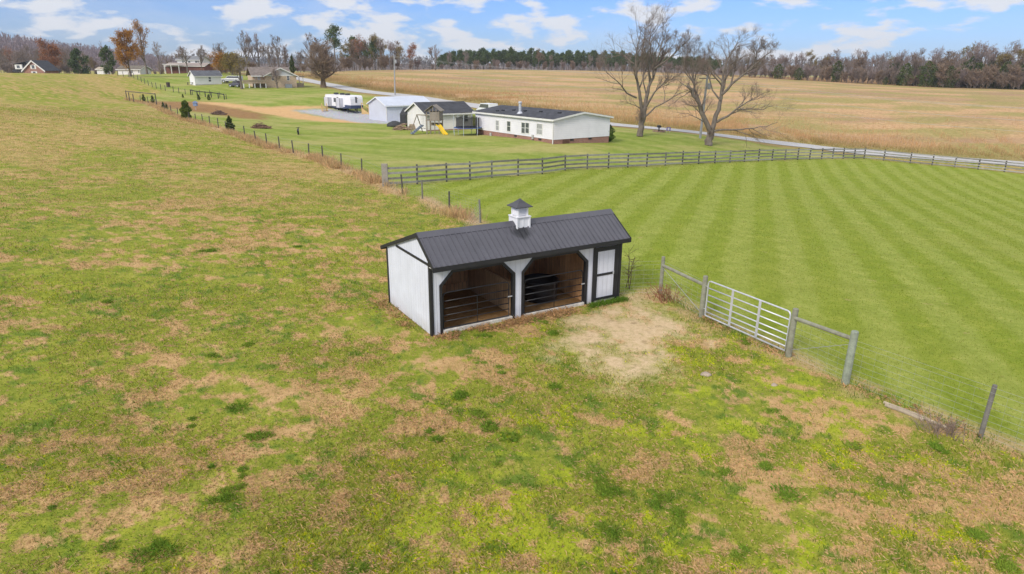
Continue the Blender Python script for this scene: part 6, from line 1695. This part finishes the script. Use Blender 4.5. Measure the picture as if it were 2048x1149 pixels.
def fuzz(name, H, n, hs, lm, sc, tw):
    """a far wood read as one mass: upright twiggy crowns"""
    rn = np.random.default_rng(5)
    a, b = H.shape[:2]
    i = rn.uniform(0, a - 1.001, n); j = rn.uniform(1, (b - 1) / 2 + .6, n)
    i0, j0 = i.astype(int), j.astype(int); fi, fj = (i - i0)[:, None], (j - j0)[:, None]
    c = (H[i0, j0] * (1 - fi) + H[i0 + 1, j0] * fi) * (1 - fj) + (H[i0, np.minimum(j0 + 1, b - 1)] * (1 - fi) + H[i0 + 1, np.minimum(j0 + 1, b - 1)] * fi) * fj
    k = 16
    c = np.repeat(c, k, 0); m = len(c); hh = np.repeat(rn.uniform(.6, 1.2, n), k) * hs
    tt = rn.beta(2, 1.6, m); a_ = rn.uniform(0, 6.28, m); ra = rn.uniform(0, 1, m) * hh * .26 * np.sin(np.pi * np.clip(tt, .05, 1) ** .8)
    c = c + np.c_[np.cos(a_) * ra, np.sin(a_) * ra, tt * hh]
    d = np.c_[rn.normal(size=(m, 2)) * .35, np.ones(m)]; s = (sc * rn.uniform(.5, 1.4, m))[:, None]
    bb = np.cross(d, rn.normal(size=(m, 3))); bb /= np.linalg.norm(bb, axis=1)[:, None]
    v = np.stack([c - d * s, c + bb * s * tw, c + d * s, c - bb * s * tw], 1).reshape(-1, 3)
    o = npmesh(name, v, np.arange(m * 4).reshape(-1, 4), lm); o['kind'] = 'stuff'
fuzz('distant_wood', H1, 2600, 16, leafm('far_bare_wood', (.22, .17, .17), (.34, .26, .25)), 1.5, .3)
fuzz('distant_wood', H2, 3000, 15, leafm('far_mixed_wood', (.10, .09, .075), (.2, .16, .13)), 1.6, .35)

# ---- weeds close by
def weed(name, label, cat, p, n, h, spread, r, m, seed, kids=3, lean=.3):
    rn = np.random.default_rng(seed); big, small = {}, {}
    for i in range(n):
        a, d = rn.uniform(0, 6.28), rn.uniform(0, spread); b = np.array([math.cos(a) * d, math.sin(a) * d, -.03])
        hh = h * rn.uniform(.5, 1.05); dr = np.array([rn.normal() * lean, rn.normal() * lean, 1.]) * hh
        P = np.array([b + dr * s + np.array([0, 0, 0]) + rn.normal(size=3) * .02 * hh * (s > 0) for s in (0, .35, .7, 1)])
        small.setdefault((4, 4), []).append((P, np.array([r, r * .8, r * .6, r * .3])))
        for j in range(kids):
            s = rn.uniform(.3, .95); q = b + dr * s; e = q + np.array([rn.normal(), rn.normal(), rn.uniform(.3, 1.2)]) * hh * .16
            small.setdefault((3, 3), []).append((np.array([q, (q + e) / 2, e]), np.array([r * .55, r * .45, r * .3])))
    v, f = _tubes(small, 0); o = npmesh(name, v, f, m); o.location = p
    return tag(o, label, cat)
WD = mat('dead_weed_stem', (.17, .09, .06), .9, .25, 5)
WD2 = mat('dead_weed_grey', (.3, .215, .16), .9, .25, 5)
p = gp(1257, 578); weed('weed', 'two tall bare reddish weed stems beside the right corner of the shelter', 'weed', p, 3, 1.75, .14, .016, WD, 3, 9, .1)
p = gp(1328, 604); weed('dead_shrub', 'rust-coloured dead weed clump at the foot of the brace post', 'shrub', p, 26, .75, .5, .011, mat('rust_weed', (.3, .12, .06), .9, .25, 5), 4, 7, .4)
p = gp(1900, 872); weed('dead_shrub', 'grey-brown dead bush left of the leaning dark fence post', 'shrub', p, 24, .55, .42, .009, WD2, 5, 6, .4)
p = gp(1868, 866); weed('weed', 'low dead weed clump between the fallen rails and the dead bush', 'weed', p, 16, .42, .3, .01, WD2, 6, 5, .5)
HAZE = .00016
# ------------------------------------------------------------------ the air
hz_ = MB().box(-1900, 1900, -60, 1900, -40, 75).build('haze', [])
k = NT('haze_air'); pv = k.n('ShaderNodeVolumePrincipled', {'Density': HAZE, 'Anisotropy': .2}); pv.inputs['Color'].default_value = (.82, .87, .95, 1)
k.t.links.new(pv.outputs[0], k.out.inputs['Volume']); hz_.data.materials.append(k.m); hz_['kind'] = 'stuff'; k.m.cycles.homogeneous_volume = True if hasattr(k.m.cycles, 'homogeneous_volume') else None
